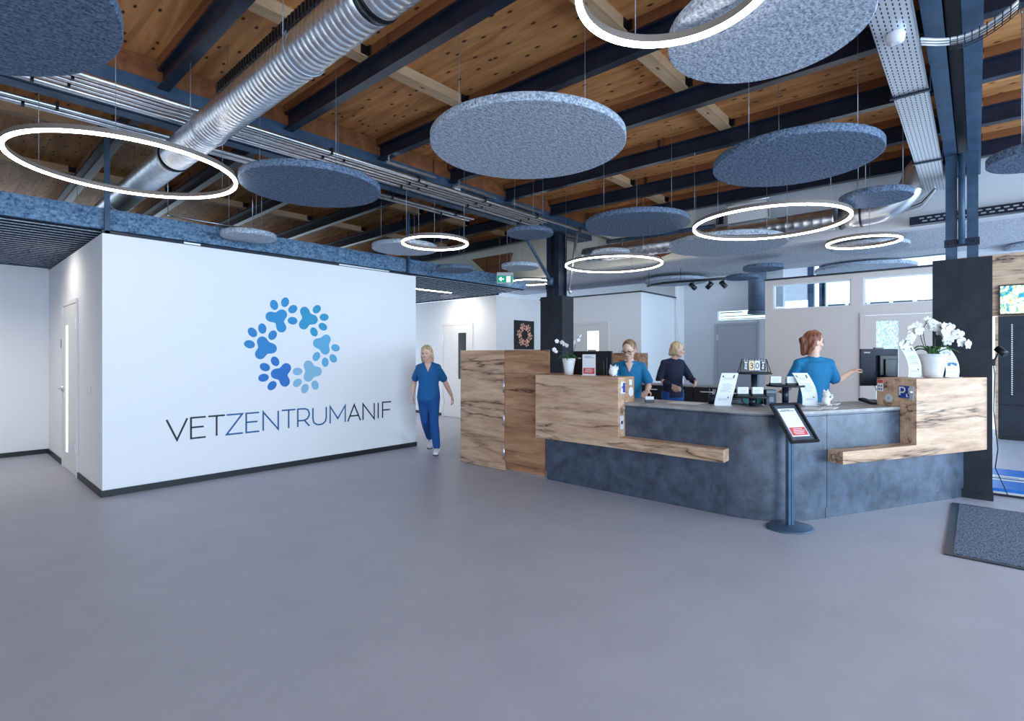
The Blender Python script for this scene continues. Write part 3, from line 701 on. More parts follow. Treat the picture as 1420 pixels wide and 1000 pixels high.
disc('huge dark round felt panel cut off by the top left corner', (-.18, 2.125), 1.5, 1.8, 'felt_dark')
disc('dark felt disc just right of the left ring lamp', (1.549, 3.011), 1.49, 1.2, 'felt_dark')
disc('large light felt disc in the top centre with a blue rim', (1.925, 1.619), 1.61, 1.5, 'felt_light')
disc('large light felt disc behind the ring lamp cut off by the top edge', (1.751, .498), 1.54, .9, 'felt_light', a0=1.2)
disc('large dark felt disc left of the perforated cable tray', (3.016, .717), 1.52, 1.2, 'felt_dark')
disc('dark felt disc right of the clad column, above the pair of ring lamps', (3.674, 1.976), 1.51, 1.2, 'felt_dark')
disc('small dark disc at the top of the left dark column', (3.366, 2.801), 1.57, .6, 'felt_dark')
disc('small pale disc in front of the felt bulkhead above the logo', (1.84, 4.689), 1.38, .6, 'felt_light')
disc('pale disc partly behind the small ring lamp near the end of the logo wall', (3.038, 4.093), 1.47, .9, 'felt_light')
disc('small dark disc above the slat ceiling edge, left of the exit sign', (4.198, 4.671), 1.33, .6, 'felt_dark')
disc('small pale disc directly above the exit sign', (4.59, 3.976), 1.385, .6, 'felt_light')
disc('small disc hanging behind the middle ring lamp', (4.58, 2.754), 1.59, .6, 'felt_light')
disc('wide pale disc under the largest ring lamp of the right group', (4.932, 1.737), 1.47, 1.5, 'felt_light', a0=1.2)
disc('dark disc in front of the duct elbow', (4.094, .494), 1.49, .6, 'felt_dark')
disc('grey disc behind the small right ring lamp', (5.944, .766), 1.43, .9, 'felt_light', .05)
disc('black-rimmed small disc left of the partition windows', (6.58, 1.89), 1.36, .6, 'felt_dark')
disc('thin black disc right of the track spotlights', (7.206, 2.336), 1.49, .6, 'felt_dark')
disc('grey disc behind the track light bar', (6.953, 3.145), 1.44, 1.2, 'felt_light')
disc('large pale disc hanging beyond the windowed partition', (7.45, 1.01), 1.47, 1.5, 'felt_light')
disc('dark disc at the right edge beside the right column top', (3.816, -.258), 1.33, .6, 'felt_dark')
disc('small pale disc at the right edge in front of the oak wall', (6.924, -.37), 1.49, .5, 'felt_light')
ring('large glowing ring lamp at the left in front of the spiral duct', (.735, 3.449), 1.46, 1.48, a0=.2)
ring('glowing ring lamp cut off by the top edge of the photo', (1.366, .624), 1.47, .765)
ring('small glowing ring lamp at the right end of the logo wall', (3.071, 3.682), 1.37, .8)
ring('glowing ring lamp right of the dark column, above the orchid monitor', (5.146, 3.065), 1.41, 1.5, a0=2.2)
ring('large glowing ring lamp in front of the white access box', (4.331, 1.208), 1.41, 1.53, a0=0)
ring('small glowing ring lamp under the duct elbow', (5.61, .766), 1.37, .765, a0=.3, nw=2)
ring('small distant glowing ring lamp between the exit sign and the column', (5.619, 4.667), 1.43, .8)
# tube lamp in the slat ceiling
t = thing('linear_lamp', 'slim glowing linear lamp in the slat ceiling right of the logo wall', 'lamp', (6.6, 8.23, 2.76))
b = B(); box(b, 5.9, 7.3, 8.20, 8.26, 2.765, 2.779); obj('lamp_body', b, M['housing'], t)
b = B(); box(b, 5.91, 7.29, 8.205, 8.255, 2.757, 2.764); obj('lamp_diffuser', b, M['tubeled'], t)
# exit sign
t = thing('exit_sign', 'green and white illuminated exit sign with an arrow pointing left, hanging by two wires', 'sign', (7.05, 6.47, 2.78), math.radians(-50))
b = B(); box(b, -.15, .15, -.02, .02, .0, .20); obj('sign_body', b, M['white'], t, local=True, bevel=.004)
b = B(); box(b, -.14, .14, -.026, -.0205, .01, .14); obj('sign_panel', b, M['green'], t, local=True)
M['signwhite'] = mat('sign_white', (1, 1, 1, 1), .5, emit=(1, 1, 1, 1), estr=.9)
fnx = lambda u, v, d: (u, -.0262 - d, v)
b = B(); strokes(b, [[(-.02, .075), (-.10, .075)], [(-.065, .11), (-.10, .075), (-.065, .04)]], .016, fnx); box(b, .03, .10, -.030, -.0265, .02, .125); obj('arrow', b, M['signwhite'], t, local=True)
b = B(); ball(b, (.062, -.032, .105), .009, .003, .009, 8, 5); strokes(b, [[(.066, .09), (.06, .06), (.078, .045), (.074, .025)], [(.06, .06), (.046, .045), (.036, .042)], [(.045, .075), (.062, .085), (.082, .07)]], .008, lambda u, v, d: (u, -.0305 - d, v)); obj('running_figure', b, M['green'], t, local=True)
b = B()
for x in (-.1, .1): tube(b, [(x, 0, .20), (x, 0, 1.25)], .0025, 5)
obj('suspension_wire', b, M['wire'], t, local=True)
# track light
t = thing('track_light', 'black curved track light bar with three spotlights in front of the grey back wall', 'lamp', (9.6, 3.6, 2.75))
P = []
for px, yy in ((9.9, 5.0), (9.55, 4.75), (9.3, 4.4), (9.2, 4.1), (9.2, 3.5), (9.2, 2.95)): P.append((px, yy, 2.80))
P = [(9.25, 4.75, 2.79), (9.1, 4.55, 2.79), (9.03, 4.3, 2.79), (9.03, 4.05, 2.79), (9.1, 3.75, 2.79), (9.2, 3.25, 2.79)]
b = B(); tube(b, P, .022, 8); tube(b, [(9.05, 4.0, 2.79), (9.05, 4.0, 3.035)], .004, 5); tube(b, [(9.2, 4.7, 2.79), (9.2, 4.7, 3.035)], .004, 5); obj('track_bar', b, M['plastic'], t)
for (x, y, a) in ((9.09, 3.78, .5), (9.15, 3.52, -.5), (9.19, 3.28, .45)):
    b = B(); tube(b, [(x, y, 2.77), (x, y, 2.73)], .01, 8); tube(b, [(x, y + .055 * a / .5, 2.735), (x, y - .04 * a / .5, 2.64)], .042, 16); obj('spot_head', b, M['plastic'], t)
# ================================================================ logo and lettering on the white wall
YW = 6.735
fnw = lambda u, v, d: (u, YW - .001 - d, v)
t = thing('wall_lettering', 'thin sans-serif lettering VETZENTRUMANIF in dark and blue on the white wall', 'lettering', (3.25, YW, .5))
EXT = [('V', 1.761, 1.965, 0), ('E', 2.003, 2.156, 0), ('T', 2.183, 2.364, 0), ('Z', 2.383, 2.569, 1), ('E', 2.609, 2.765, 1), ('N', 2.814, 3.004, 1), ('T', 3.049, 3.232, 1), ('R', 3.263, 3.424, 1), ('U', 3.475, 3.669, 1), ('M', 3.728, 3.960, 1), ('A', 4.001, 4.206, 0), ('N', 4.249, 4.440, 0), ('I', 4.509, 4.509, 0), ('F', 4.586, 4.742, 0)]
for ch, a, c, k in EXT:
    wd, ls = GL[ch]; sx = (c - a) / wd if wd else 1
    b = B(); strokes(b, [[(a + x * sx, .510 + y * .236) for x, y in l] for l in ls], .019, fnw, .003)
    obj('letter', b, [M['dark'], M['bluetxt']][k], t)
PAW = [[(2.951, 2.111), (3.093, 2.156), (3.196, 2.072), (3.193, 1.919), (2.907, 1.957), (3.055, 1.995), (3.045, 1.823)],
[(3.531, 2.093), (3.638, 1.989), (3.619, 1.857), (3.49, 1.781), (3.359, 2.051), (3.481, 1.949), (3.343, 1.873)],
[(3.809, 1.567), (3.774, 1.418), (3.653, 1.366), (3.525, 1.446), (3.672, 1.686), (3.54, 1.628), (3.655, 1.534)],
[(3.506, 1.056), (3.362, 1.016), (3.259, 1.098), (3.26, 1.248), (3.408, 1.33), (3.54, 1.241), (3.408, 1.17)],
[(2.925, 1.075), (2.818, 1.18), (2.835, 1.314), (2.964, 1.386), (3.109, 1.297), (2.973, 1.226), (3.093, 1.117)],
[(2.648, 1.601), (2.683, 1.75), (2.803, 1.802), (2.932, 1.721), (2.802, 1.638), (2.922, 1.552), (2.778, 1.478)]]
PC = [rgb(4, 136, 196), rgb(10, 146, 190), rgb(88, 168, 210), rgb(132, 182, 214), rgb(4, 108, 188), rgb(6, 124, 192)]
def flat_blob(bm, pts, fn, depth=.003):
    lo = [bm.verts.new(fn(x, y, 0)) for x, y in pts]; hi = [bm.verts.new(fn(x, y, depth)) for x, y in pts]
    face(bm, hi); n = len(pts)
    for i in range(n): face(bm, [lo[i], lo[(i + 1) % n], hi[(i + 1) % n], hi[i]])
def paw(bm, P, fn, k=1.0, depth=.003):
    lob = [Vector(p) for p in P[4:]]; cen = sum(lob, Vector((0, 0))) / 3
    R = .068 * k; pts = []
    for i in range(72):                      # smooth union of three lobes: distance field threshold along each ray
        a = 2 * PI * i / 72; d = Vector((math.cos(a), math.sin(a))); lo, hi = 0.0, .35 * k
        def f(s):
            q = cen + d * s; return sum(math.exp(-((q - l).length / R) ** 2 * 1.0) for l in lob) + .42 * math.exp(-((q - cen).length / (R * .9)) ** 2)
        for _ in range(22):
            m_ = (lo + hi) / 2
            if f(m_) > .42: lo = m_
            else: hi = m_
        pts.append(tuple(cen + d * lo))
    flat_blob(bm, pts, fn, depth)
    for p in P[:4]:
        p = Vector(p); d = (cen - p).normalized(); s = Vector((-d.y, d.x))
        flat_blob(bm, [tuple(p + d * (.070 * k) * math.cos(2 * PI * i / 36) * .93 + s * (.050 * k) * math.sin(2 * PI * i / 36)) for i in range(36)], fn, depth)
t = thing('paw_emblem', 'ring of six blue paw prints on the white wall above the lettering', 'emblem', (3.22, YW, 1.0))
for P, col in zip(PAW, PC):
    b = B(); paw(b, P, fnw); obj('paw_print', b, mat('paw_blue', col, .5), t)
# framed black picture with copper paws
t = thing('framed_picture', 'black picture with a ring of copper paw prints left of the dark column', 'picture', (9.1, 7.78, 1.59))
b = B(); box(b, 8.77, 9.46, 7.755, 7.779, 1.585, 2.245); obj('picture_panel', b, M['plastic'], t)
M['copper'] = mat('copper_print', rgb(226, 170, 140), .5)
cx, cz = 3.22, 1.585
for P in PAW:
    Q = [(9.115 + (x - cx) * .43, 1.915 + (z - cz) * .43) for x, z in P]
    b = B(); paw(b, Q, lambda u, v, d: (u, 7.754 - d, v), .43); obj('paw_print', b, M['copper'], t)

# ================================================================ oak cabinets left of the desk
t = thing('oak_cabinet', 'tall knotty oak cabinet with three steel hinges at the left end of the reception desk', 'cabinet', (5.1, 4.5, 0))
b = B(); box(b, 4.885, 5.45, 4.475, 5.29, 0, 1.53); obj('cabinet_body', b, M['oak'], t)
b = B(); box(b, 4.86, 4.884, 4.475, 5.29, .004, 1.53); obj('cabinet_door', b, M['oak'], t, bevel=.002)
M['oak2'] = m_oak('knotty_oak_panel', rgb(144, 110, 84), rgb(178, 142, 112), rgb(202, 172, 144), rgb(62, 42, 32), 'y', 5.1)
b = B(); box(b, 4.86, 4.884, 3.815, 4.468, .115, 1.238); obj('cabinet_door', b, M['oak2'], t, bevel=.002)
b = B(); box(b, 4.86, 4.884, 3.76, 4.468, 1.242, 1.53); obj('screen_board', b, M['oak2'], t, bevel=.002)
b = B(); box(b, 4.885, 5.40, 3.845, 4.47, .02, 1.235); obj('cabinet_body', b, M['oak2'], t)
b = B(); box(b, 4.90, 4.91, 3.80, 4.46, 0, .11); box(b, 4.888, 4.90, 3.80, 4.46, 0, .012); obj('kickboard', b, M['counter'], t)
for z in (.99, .57, .15):
    b = B(); tube(b, [(4.85, 4.47, z), (4.85, 4.47, z + .175)], .013, 14); obj('hinge', b, M['chrome'], t)

# ================================================================ reception desk
PX, PY = 5.384, 1.024; U = Vector((.8861, -.4634, 0)); NI = Vector((.4634, .8861, 0)); ANG = math.atan2(U.y, U.x)
def rp(s, off): return (PX + U.x * s - NI.x * off, PY + U.y * s - NI.y * off)      # off > 0 towards the room
CCX, CCY, RC = 5.5635, 1.713, .6935
def arc(off, n=20, a0=180, a1=242.4): return [(CCX + (RC + off) * math.cos(math.radians(a0 + (a1 - a0) * i / n)), CCY + (RC + off) * math.sin(math.radians(a0 + (a1 - a0) * i / n))) for i in range(n + 1)]
desk = thing('reception_desk', 'long reception desk with dark slate curved front and oak benches', 'desk', (5.3, 1.7, 0))
def strip(o_out, o_in, z0, z1, seg, m, name, y1=3.81, sR=1.945):
    b = B()
    if seg == 'left': box(b, 4.87 - o_out, 4.87 - o_in, CCY + .002, y1, z0, z1)
    elif seg == 'curve':
        P = arc(o_out) + [rp(-.003, o_out)] + [rp(-.003, o_in)] + arc(o_in)[::-1]; prism(b, P, z0, z1)
    else: prism(b, [rp(.003, o_out), rp(sR, o_out), rp(sR, o_in), rp(.003, o_in)], z0, z1)
    obj(name, b, m, desk)
for sg in ('left', 'curve', 'right'):
    strip(.02, .0, .102, .925, sg, M['stone'], 'front_panel', 3.80)
    strip(.005, -.012, 0, .098, sg, M['stone'], 'kickboard', 3.79, 1.94)
    strip(.021, -.004, .929, .944, sg, M['stone'], 'edge_strip', 3.80)
b = B(); P = [(4.885, 3.80)] + arc(-.015) + [rp(1.93, -.015), rp(1.68, -.49)] + arc(-.49)[::-1] + [(5.36, 3.80)]
prism(b, P, .01, .943); obj('carcass', b, M['clad'], desk)
b = B(); P = [(4.848, 3.80)] + arc(.022) + [rp(1.945, .022), rp(1.67, -.55)] + arc(-.55)[::-1] + [(5.42, 3.80)]
prism(b, P, .945, .972); obj('worktop', b, M['counter'], desk)
# left oak: bench running into the raised front
b = B()
pl = [(1.684, .51), (3.838, .51), (3.838, 1.24), (2.746, 1.24), (2.746, .625), (1.684, .625)]
A = [b.verts.new((4.707, y, z)) for y, z in pl]; D = [b.verts.new((4.848, y, z)) for y, z in pl]
face(b, A[::-1]); face(b, D)
for i in range(6): face(b, [A[i], A[(i + 1) % 6], D[(i + 1) % 6], D[i]])
obj('oak_bench_front', b, M['oak'], desk, bevel=.002)
b = B(); box(b, 4.849, 5.04, 2.746, 3.838, .973, 1.24); obj('oak_screen', b, M['oak_end'], desk)
# right oak, built in the desk's own direction
M['oak_r'] = m_oak('knotty_oak_along', rgb(168, 142, 120), rgb(198, 172, 150), rgb(218, 198, 178), rgb(66, 48, 40), 'x', 1.4)
b = B()
def rq(s, off, z): x, y = rp(s, off); return (x, y, z)
pl = [(.003, .515), (2.045, .515), (2.045, 1.245), (.971, 1.245), (.971, .625), (.003, .625)]
A = [b.verts.new((s, -.17, z)) for s, z in pl]; D = [b.verts.new(((s if s < 2 else 1.968), -.022, z)) for s, z in pl]
face(b, A[::-1]); face(b, D)
for i in range(6): face(b, [A[i], A[(i + 1) % 6], D[(i + 1) % 6], D[i]])
ro = (PX - desk.location.x, PY - desk.location.y, 0)
obj('oak_bench_front', b, M['oak_r'], desk, loc=ro, rotz=ANG, local=True, bevel=.002)
b = B(); prism(b, [(.971, -.0215), (1.965, -.0215), (1.845, .20), (.971, .20)], .973, 1.245); obj('oak_screen', b, M['oak_r'], desk, loc=ro, rotz=ANG, local=True)
# stickers on the oak ends
def sticker(name, fn, u0, u1, v0, v1, m, extra=None, rnd=False):
    b = B()
    if rnd:
        cu, cv, r = (u0 + u1) / 2, (v0 + v1) / 2, (u1 - u0) / 2
        flat_blob(b, [(cu + r * math.cos(2 * PI * i / 28), cv + r * math.sin(2 * PI * i / 28)) for i in range(28)], fn, .0015)
    else: flat_blob(b, [(u0, v0), (u1, v0), (u1, v1), (u0, v1)], fn, .0015)
    o = obj(name, b, m, desk)
    if extra:
        for m2, f2 in extra: 
            b = B(); f2(b)
            for v in b.verts: v.co -= desk.location
            q = obj('sticker_print', b, m2, o, local=True)
    return o
fl_ = lambda u, v, d: (u, 2.745 - d, v)                      # left screen end, u = x
blue = mat('sticker_blue', rgb(28, 62, 150), .5)
f2_ = lambda u, v, d: (u, 2.7430 - d, v)
sticker('sticker', fl_, 4.76, 4.85, 1.07, 1.19, M['white'], [(blue, lambda b: (flat_blob(b, [(4.80, 1.08), (4.845, 1.08), (4.845, 1.18), (4.80, 1.18)], f2_, .001), flat_blob(b, [(4.785 + .012 * math.cos(i * .6), 1.135 + .012 * math.sin(i * .6)) for i in range(10)], f2_, .001)))])
sticker('sticker', fl_, 4.93, 4.99, 1.15, 1.21, M['white'])
sticker('sticker', fl_, 4.92, 5.02, 1.03, 1.13, M['white'], rnd=True)
sticker('sticker', fl_, 4.745, 4.815, .70, .84, M['white'], [(M['dark'], lambda b: flat_blob(b, [(4.78 + .02 * math.cos(i * .6), .77 + .02 * math.sin(i * .6)) for i in range(10)], f2_, .001))])
# right screen end faces -s
def fr_(u, v, d, base=.9695): 
    x, y = rp(base - d, -u); return (x, y, v)
f3_ = lambda u, v, d: fr_(u, v, d, .9675)
sticker('sticker', fr_, .135, .19, 1.11, 1.225, M['white'], [(M['red'], lambda b: flat_blob(b, [(.137, 1.19), (.188, 1.19), (.188, 1.223), (.137, 1.223)], f3_, .001)), (M['bluetxt'], lambda b: [flat_blob(b, [(u, v), (u + .014, v), (u + .014, v + .014), (u, v + .014)], f3_, .001) for u in (.145, .168) for v in (1.125, 1.155)])])
sticker('sticker', fr_, .04, .125, 1.005, 1.09, M['white'], [(M['ink'], lambda b: (strokes(b, [[(.0825 + .034 * math.cos(i * PI / 12), 1.0475 + .034 * math.sin(i * PI / 12)) for i in range(25)]], .003, f3_, .001), strokes(b, [[(.0825 + .012 * math.cos(i * PI / 6), 1.0475 + .012 * math.sin(i * PI / 6)) for i in range(13)]], .006, f3_, .001)))], rnd=True)
sticker('sticker', fr_, -.125, -.01, 1.06, 1.175, blue, [(M['white'], lambda b: (write(b, 'P', .0, 1.085, .075, .013, lambda u, v, d: f3_(-.022 - u, v, d)), strokes(b, [[(-.085, 1.10), (-.085, 1.075), (-.10, 1.075)]], .01, f3_, .001), flat_blob(b, [(-.098, 1.10), (-.108, 1.10), (-.108, 1.16), (-.098, 1.16)], f3_, .001)))])
b = B()
for d_, (u0, u1, v0, v1) in ((.0, (-.150, -.115, 1.045, 1.175)),):
    v = [b.verts.new(fr_(u, z, q)) for q in (0, .012) for u, z in ((u0, v0), (u1, v0), (u1, v1), (u0, v1))]
    face(b, v[:4]); face(b, v[4:])
    for i in range(4): face(b, [v[i], v[(i + 1) % 4], v[4 + (i + 1) % 4], v[4 + i]])
x_, y_ = rp(.945, .132); ball(b, (x_, y_, 1.12), .016, .016, .018, 10, 6)
obj('lock_plate', b, M['chrome'], desk)

# ---------------------------------------------------------------- things on the desk
def lines_on(b, fn, u0, u1, v_list, w=.003, seed=1):
    r = random.Random(seed)
    for v in v_list:
        a = u0 + r.random() * .12 * (u1 - u0); c = u1 - r.random() * .3 * (u1 - u0); strokes(b, [[(a, v), (c, v)]], w, fn, .0006)
def sheet(t, name, loc_fn, w, h, curve, m, n=14, th=.004):
    """curved leaning sheet: loc_fn(u, s, d): u across, s along 0..1, d thickness"""
    b = B(); rows = []
    for i in range(n + 1):
        s = i / n; rows.append([b.verts.new(loc_fn(u, s, d)) for d in (0, th) for u in (-w / 2, w / 2)])
    for A, D in zip(rows, rows[1:]):
        face(b, [A[0], A[1], D[1], D[0]]); face(b, [A[2], A[3], D[3], D[2]]); face(b, [A[0], A[2], D[2], D[0]]); face(b, [A[1], A[3], D[3], D[1]])
    face(b, rows[0][:2] + rows[0][3:1:-1]); face(b, rows[-1][:2] + rows[-1][3:1:-1])
    return obj(name, b, m, t, local=True)
def leaflet(x, y, z, rot, w, h, lean, label, seed, horse=False, back=.0):
    t = thing('leaflet_stand', label, 'leaflet', (x, y, z), rot)
    def fn(u, s, d): return (u + lean * (s ** 1.6), -d + back * s - .03 * math.sin(s * PI), .004 + h * s * (1 - .04 * s))
    sheet(t, 'acrylic_sheet', fn, w, h, 0, M['paper'])
    b = B(); f = lambda u, v, d: fn(u, v, .0045 + d)
    lines_on(b, f, -w * .36, w * .36, [.16, .2, .42, .46, .5, .54, .58, .62, .66, .80, .84], .0035 / h if False else .009, seed); obj('print', b, M['ink'], t, local=True)
    if horse:
        b = B(); flat_blob(b, [(-.05, .36), (-.02, .36), (-.01, .44), (.03, .36), (.05, .38), (.045, .46), (.01, .48), (-.04, .47)], f, .0008); strokes(b, [[(.03 * math.cos(i * PI / 6), .78 + .06 * math.sin(i * PI / 6)) for i in range(13)]], .006, f, .0008); obj('print', b, M['bluetxt'], t, local=True)
    else:
        b = B(); strokes(b, [[(-w * .38, .92), (-w * .32, .86)], [(w * .3, .94), (w * .26, .84)], [(w * .2, .26), (w * .26, .22)]], .012, f, .0008); obj('print', b, M['dark'], t, local=True)
    b = B(); box(b, -w / 2, w / 2, -.05, .05, 0, .0035); obj('foot', b, M['paper'], t, local=True)
    return t
RVA = TH - PI / 2
leaflet(5.20, 1.87, .972, RVA, .165, .33, .075, 'white printed leaflet stand at the left of the tiered displays, leaning right', 3)
leaflet(5.80, 1.235, .972, RVA, .15, .33, -.10, 'white printed leaflet stand behind the white cat figure, leaning left', 5)
leaflet(6.56, .47, 1.246, RVA, .13, .325, -.09, 'curved white text leaflet left of the large orchid pot', 8)
leaflet(6.84, .19, 1.246, RVA, .135, .31, -.10, 'curved white leaflet with a blue animal drawing right of the large orchid pot', 9, True)
# card holder, papers
t = thing('card_holder', 'small black card holder with white cards on the left part of the worktop', 'card holder', (5.03, 2.56, .973), RVA)
b = B(); box(b, -.045, .045, -.025, .025, 0, .028); obj('holder', b, M['plastic'], t, local=True)
b = B(); box(b, -.042, .042, -.008, .012, .029, .062); obj('card_stack', b, M['paper'], t, local=True)
b = B(); box(b, 5.10, 5.31, 2.10, 2.40, .9725, .976); tag(obj('paper_sheet', b, M['paper']), 'white paper sheets lying on the worktop left of the leaflet stand', 'paper')
b = B(); cyl(b, (5.33, 2.02), .035, .973, 1.07, 16); t = thing('pen_cup', 'dark pen cup with pens just behind the left leaflet stand', 'cup', (5.33, 2.02, .973)); obj('cup', b, M['plastic_blue'], t)
for k in range(5):
    b = B(); a = k * 1.3; tube(b, [(5.33 + .012 * math.cos(a), 2.02 + .012 * math.sin(a), .98), (5.33 + .03 * math.cos(a), 2.02 + .03 * math.sin(a), 1.12)], .004, 6); obj('pen', b, [M['white'], M['paper'], M['ink']][k % 3], t)
b = B(); box(b, 5.36, 5.60, 1.06, 1.22, .9725, .975); box(b, 5.52, 5.75, .98, 1.10, .9725, .978); tag(obj('paper_sheet', b, M['paper']), 'loose white papers on the worktop in front of the white cat figure', 'paper')
b = B(); box(b, 5.98, 6.20, 1.04, 1.22, .9725, .982); tag(obj('paper_pad', b, M['paper']), 'paper pad on the worktop right of the white cat figure', 'paper')
# tiered display plates
def plate(x, y, z, r, label):
    t = thing('display_plate', label, 'display stand', (x, y, .973))
    b = B(); lathe(b, (x, y, z), [(r - .004, 0), (r, .004), (r, .012), (r - .004, .016)], 48); obj('plate', b, M['clad'], t)
    b = B(); cyl(b, (x, y), .03, .973, z, 20); obj('stem', b, M['steel'], t); b = B(); cyl(b, (x, y), .07, .973, .979, 28); obj('foot', b, M['steel'], t)
plate(5.62, 1.70, 1.275, .165, 'tallest round display plate, the one carrying the block calendar')
plate(5.70, 1.43, 1.155, .175, 'middle-height round display plate carrying two card holders')
plate(5.36, 1.64, 1.055, .15, 'lowest round display plate next to the left leaflet stand')
def cards(x, y, z, label):
    t = thing('card_box', label, 'card holder', (x, y, z), RVA)
    b = B(); box(b, -.055, .055, -.02, .02, 0, .02); obj('tray', b, M['clad'], t, local=True)
    b = B(); box(b, -.052, .052, -.012, .012, .0205, .085); obj('card_stack', b, M['paper'], t, local=True)
    b = B(); lines_on(b, lambda u, v, d: (u, -.0125 - d, v), -.04, .04, [.035, .045, .055, .07], .002, int(x * 99)); obj('print', b, M['ink'], t, local=True)
cards(5.30, 1.71, 1.072, 'white card stack, left one on the lowest round plate')
cards(5.39, 1.60, 1.072, 'white card stack, right one on the lowest round plate')
cards(5.62, 1.50, 1.172, 'white card stack, left one on the middle-height plate')
cards(5.70, 1.37, 1.172, 'white card stack, right one on the middle-height plate')
# calendar
t = thing('block_calendar', 'flip calendar showing MON 3 0 MAR on a black wire frame', 'calendar', (5.62, 1.70, 1.292), RVA)
b = B()
for s in (-1, 1): tube(b, [(s * .155, -.03, .003), (s * .125, 0, .135), (s * .155, .03, .003)], .004, 6)
tube(b, [(-.155, -.03, .003), (.155, -.03, .003)], .003, 6); tube(b, [(-.155, .03, .003), (.155, .03, .003)], .003, 6); tube(b, [(-.125, 0, .133), (.125, 0, .133)], .003, 6)
obj('wire_frame', b, M['plastic'], t, local=True)
for k, (txt, m1, m2) in enumerate((('MON', M['plastic_blue'], M['white']), ('3', mat('cream_card', rgb(232, 206, 160), .7), M['dark']), ('0', M['paper'], M['dark']), ('MAR', M['dark'], M['white']))):
    x = -.088 + .059 * k; b = B(); box(b, x - .026, x + .026, -.006, .0, .022, .118); c = obj('card', b, m1, t, local=True)
    b = B(); f = lambda u, v, d: (u, -.0065 - d, v)
    if len(txt) > 1:
        for j, ch in enumerate(txt): write(b, ch, x - .010, .090 - j * .029, .022, .0052, f)
    else: write(b, txt, x - .016, .042, .055, .007, f)
    obj('digits', b, m2, c, local=True)
    b = B()
    for dx in (-.013, .013): tube(b, [(x + dx, -.002 + .009 * math.sin(a * PI / 6), .128 + .013 * math.cos(a * PI / 6)) for a in range(12)], .0022, 5, closed=True)
    obj('binder_ring', b, M['chrome'], t, local=True)
# boxes and a leaf-shaped card
t = thing('product_box', 'small blue box with a light top under the middle plate', 'box', (5.60, 1.545, .973), RVA)
b = B(); box(b, -.05, .05, -.03, .03, 0, .15); obj('carton', b, M['plastic_blue'], t, local=True, bevel=.002)
b = B(); box(b, -.048, .048, -.0315, -.0302, .118, .145); box(b, -.022, .022, -.0315, -.0302, .03, .08); obj('print', b, M['ink'], t, local=True)
b = B(); box(b, 5.63, 5.75, 1.62, 1.70, .973, 1.10); tag(obj('dark_box', b, M['plastic'], bevel=.003), 'black box behind the small blue box on the worktop', 'box')
t = thing('brochure_rack', 'low dark brochure rack under the lowest round plate', 'rack', (5.52, 1.80, .973), RVA)
b = B(); box(b, -.13, .10, -.02, .05, 0, .05); obj('rack_body', b, M['plastic'], t, local=True)
b = B(); lines_on(b, lambda u, v, d: (u, -.0205 - d, v), -.11, .08, [.018, .032], .006, 4); obj('print', b, M['ink'], t, local=True)
b = B()
for s in (-1, 1): flat_blob(b, [(s * (.02 + .035 * math.sin(i * PI / 8) * (1 + .2 * math.cos(i))), .0 + .045 * (1 - math.cos(i * PI / 8))) for i in range(9)], lambda u, v, d: (5.52 + RT.x * u * 2.2 + FW.x * (.06 - d), 1.66 + RT.y * u * 2.2 + FW.y * (.06 - d), .975 + v * 1.6), .003)
tag(obj('leaf_card', b, mat('green_card', rgb(22, 110, 108), .6)), 'green leaf-shaped card between the display plates', 'card')
# white cat figures
def cat(x, y, z, k, label, fat=False):
    t = thing('cat_figurine', label, 'figurine', (x, y, z), RVA + .3)
    b = B(); f = 1.25 if fat else 1.0
    ball(b, (0, 0, .052 * k), .040 * k * f, .036 * k * f, .052 * k); ball(b, (0, -.006 * k, .115 * k if not fat else .085 * k), .038 * k * f, .034 * k, .034 * k)
    for s in (-1, 1):
        hz = .142 if not fat else .112
        tube(b, [(s * .022 * k * f, 0, hz * k), (s * .027 * k * f, 0, (hz + .024) * k)], .012 * k, 8, rr=[.013 * k, .002 * k]); ball(b, (s * .018 * k, -.03 * k, .012 * k), .014 * k, .018 * k, .012 * k, 10, 6)
    tube(b, [(.03 * k, -.02 * k, .06 * k), (.045 * k, -.03 * k, .09 * k), (.04 * k, -.03 * k, .115 * k)], .011 * k, 8)
    o = obj('figure', b, M['white'], t, local=True)
    r = o.modifiers.new('remesh', 'REMESH'); r.mode = 'VOXEL'; r.voxel_size = .004 * k; r.use_smooth_shade = True
    b = B()
    for s in (-1, 1): ball(b, (s * .014 * k, -.039 * k, (.12 if not fat else .09) * k), .003 * k, .002 * k, .004 * k, 8, 5)
    obj('eyes', b, M['eye'], t, local=True)
    return t
cat(5.83, 1.10, .973, 1.0, 'small white sitting cat figure on the worktop beside the right leaflet stand')
cat(4.90, 2.92, 1.24, .95, 'plump white cat figure on the left oak screen in front of the glasses woman', True)
# card terminal
t = thing('card_terminal', 'black card payment terminal lying at the left foot of the right oak screen', 'terminal', (6.36, .83, .973), RVA + .4)
b = B(); box(b, -.04, .04, -.08, .08, .012, .04); obj('body', b, M['plastic'], t, local=True, rot=(.25, 0, 0), bevel=.004)
b = B()
for i in range(3):
    for j in range(3): box(b, -.028 + i * .022, -.014 + i * .022, -.06 + j * .02, -.048 + j * .02, .040, .044)
obj('keypad', b, M['ink'], t, local=True, rot=(.25, 0, 0))
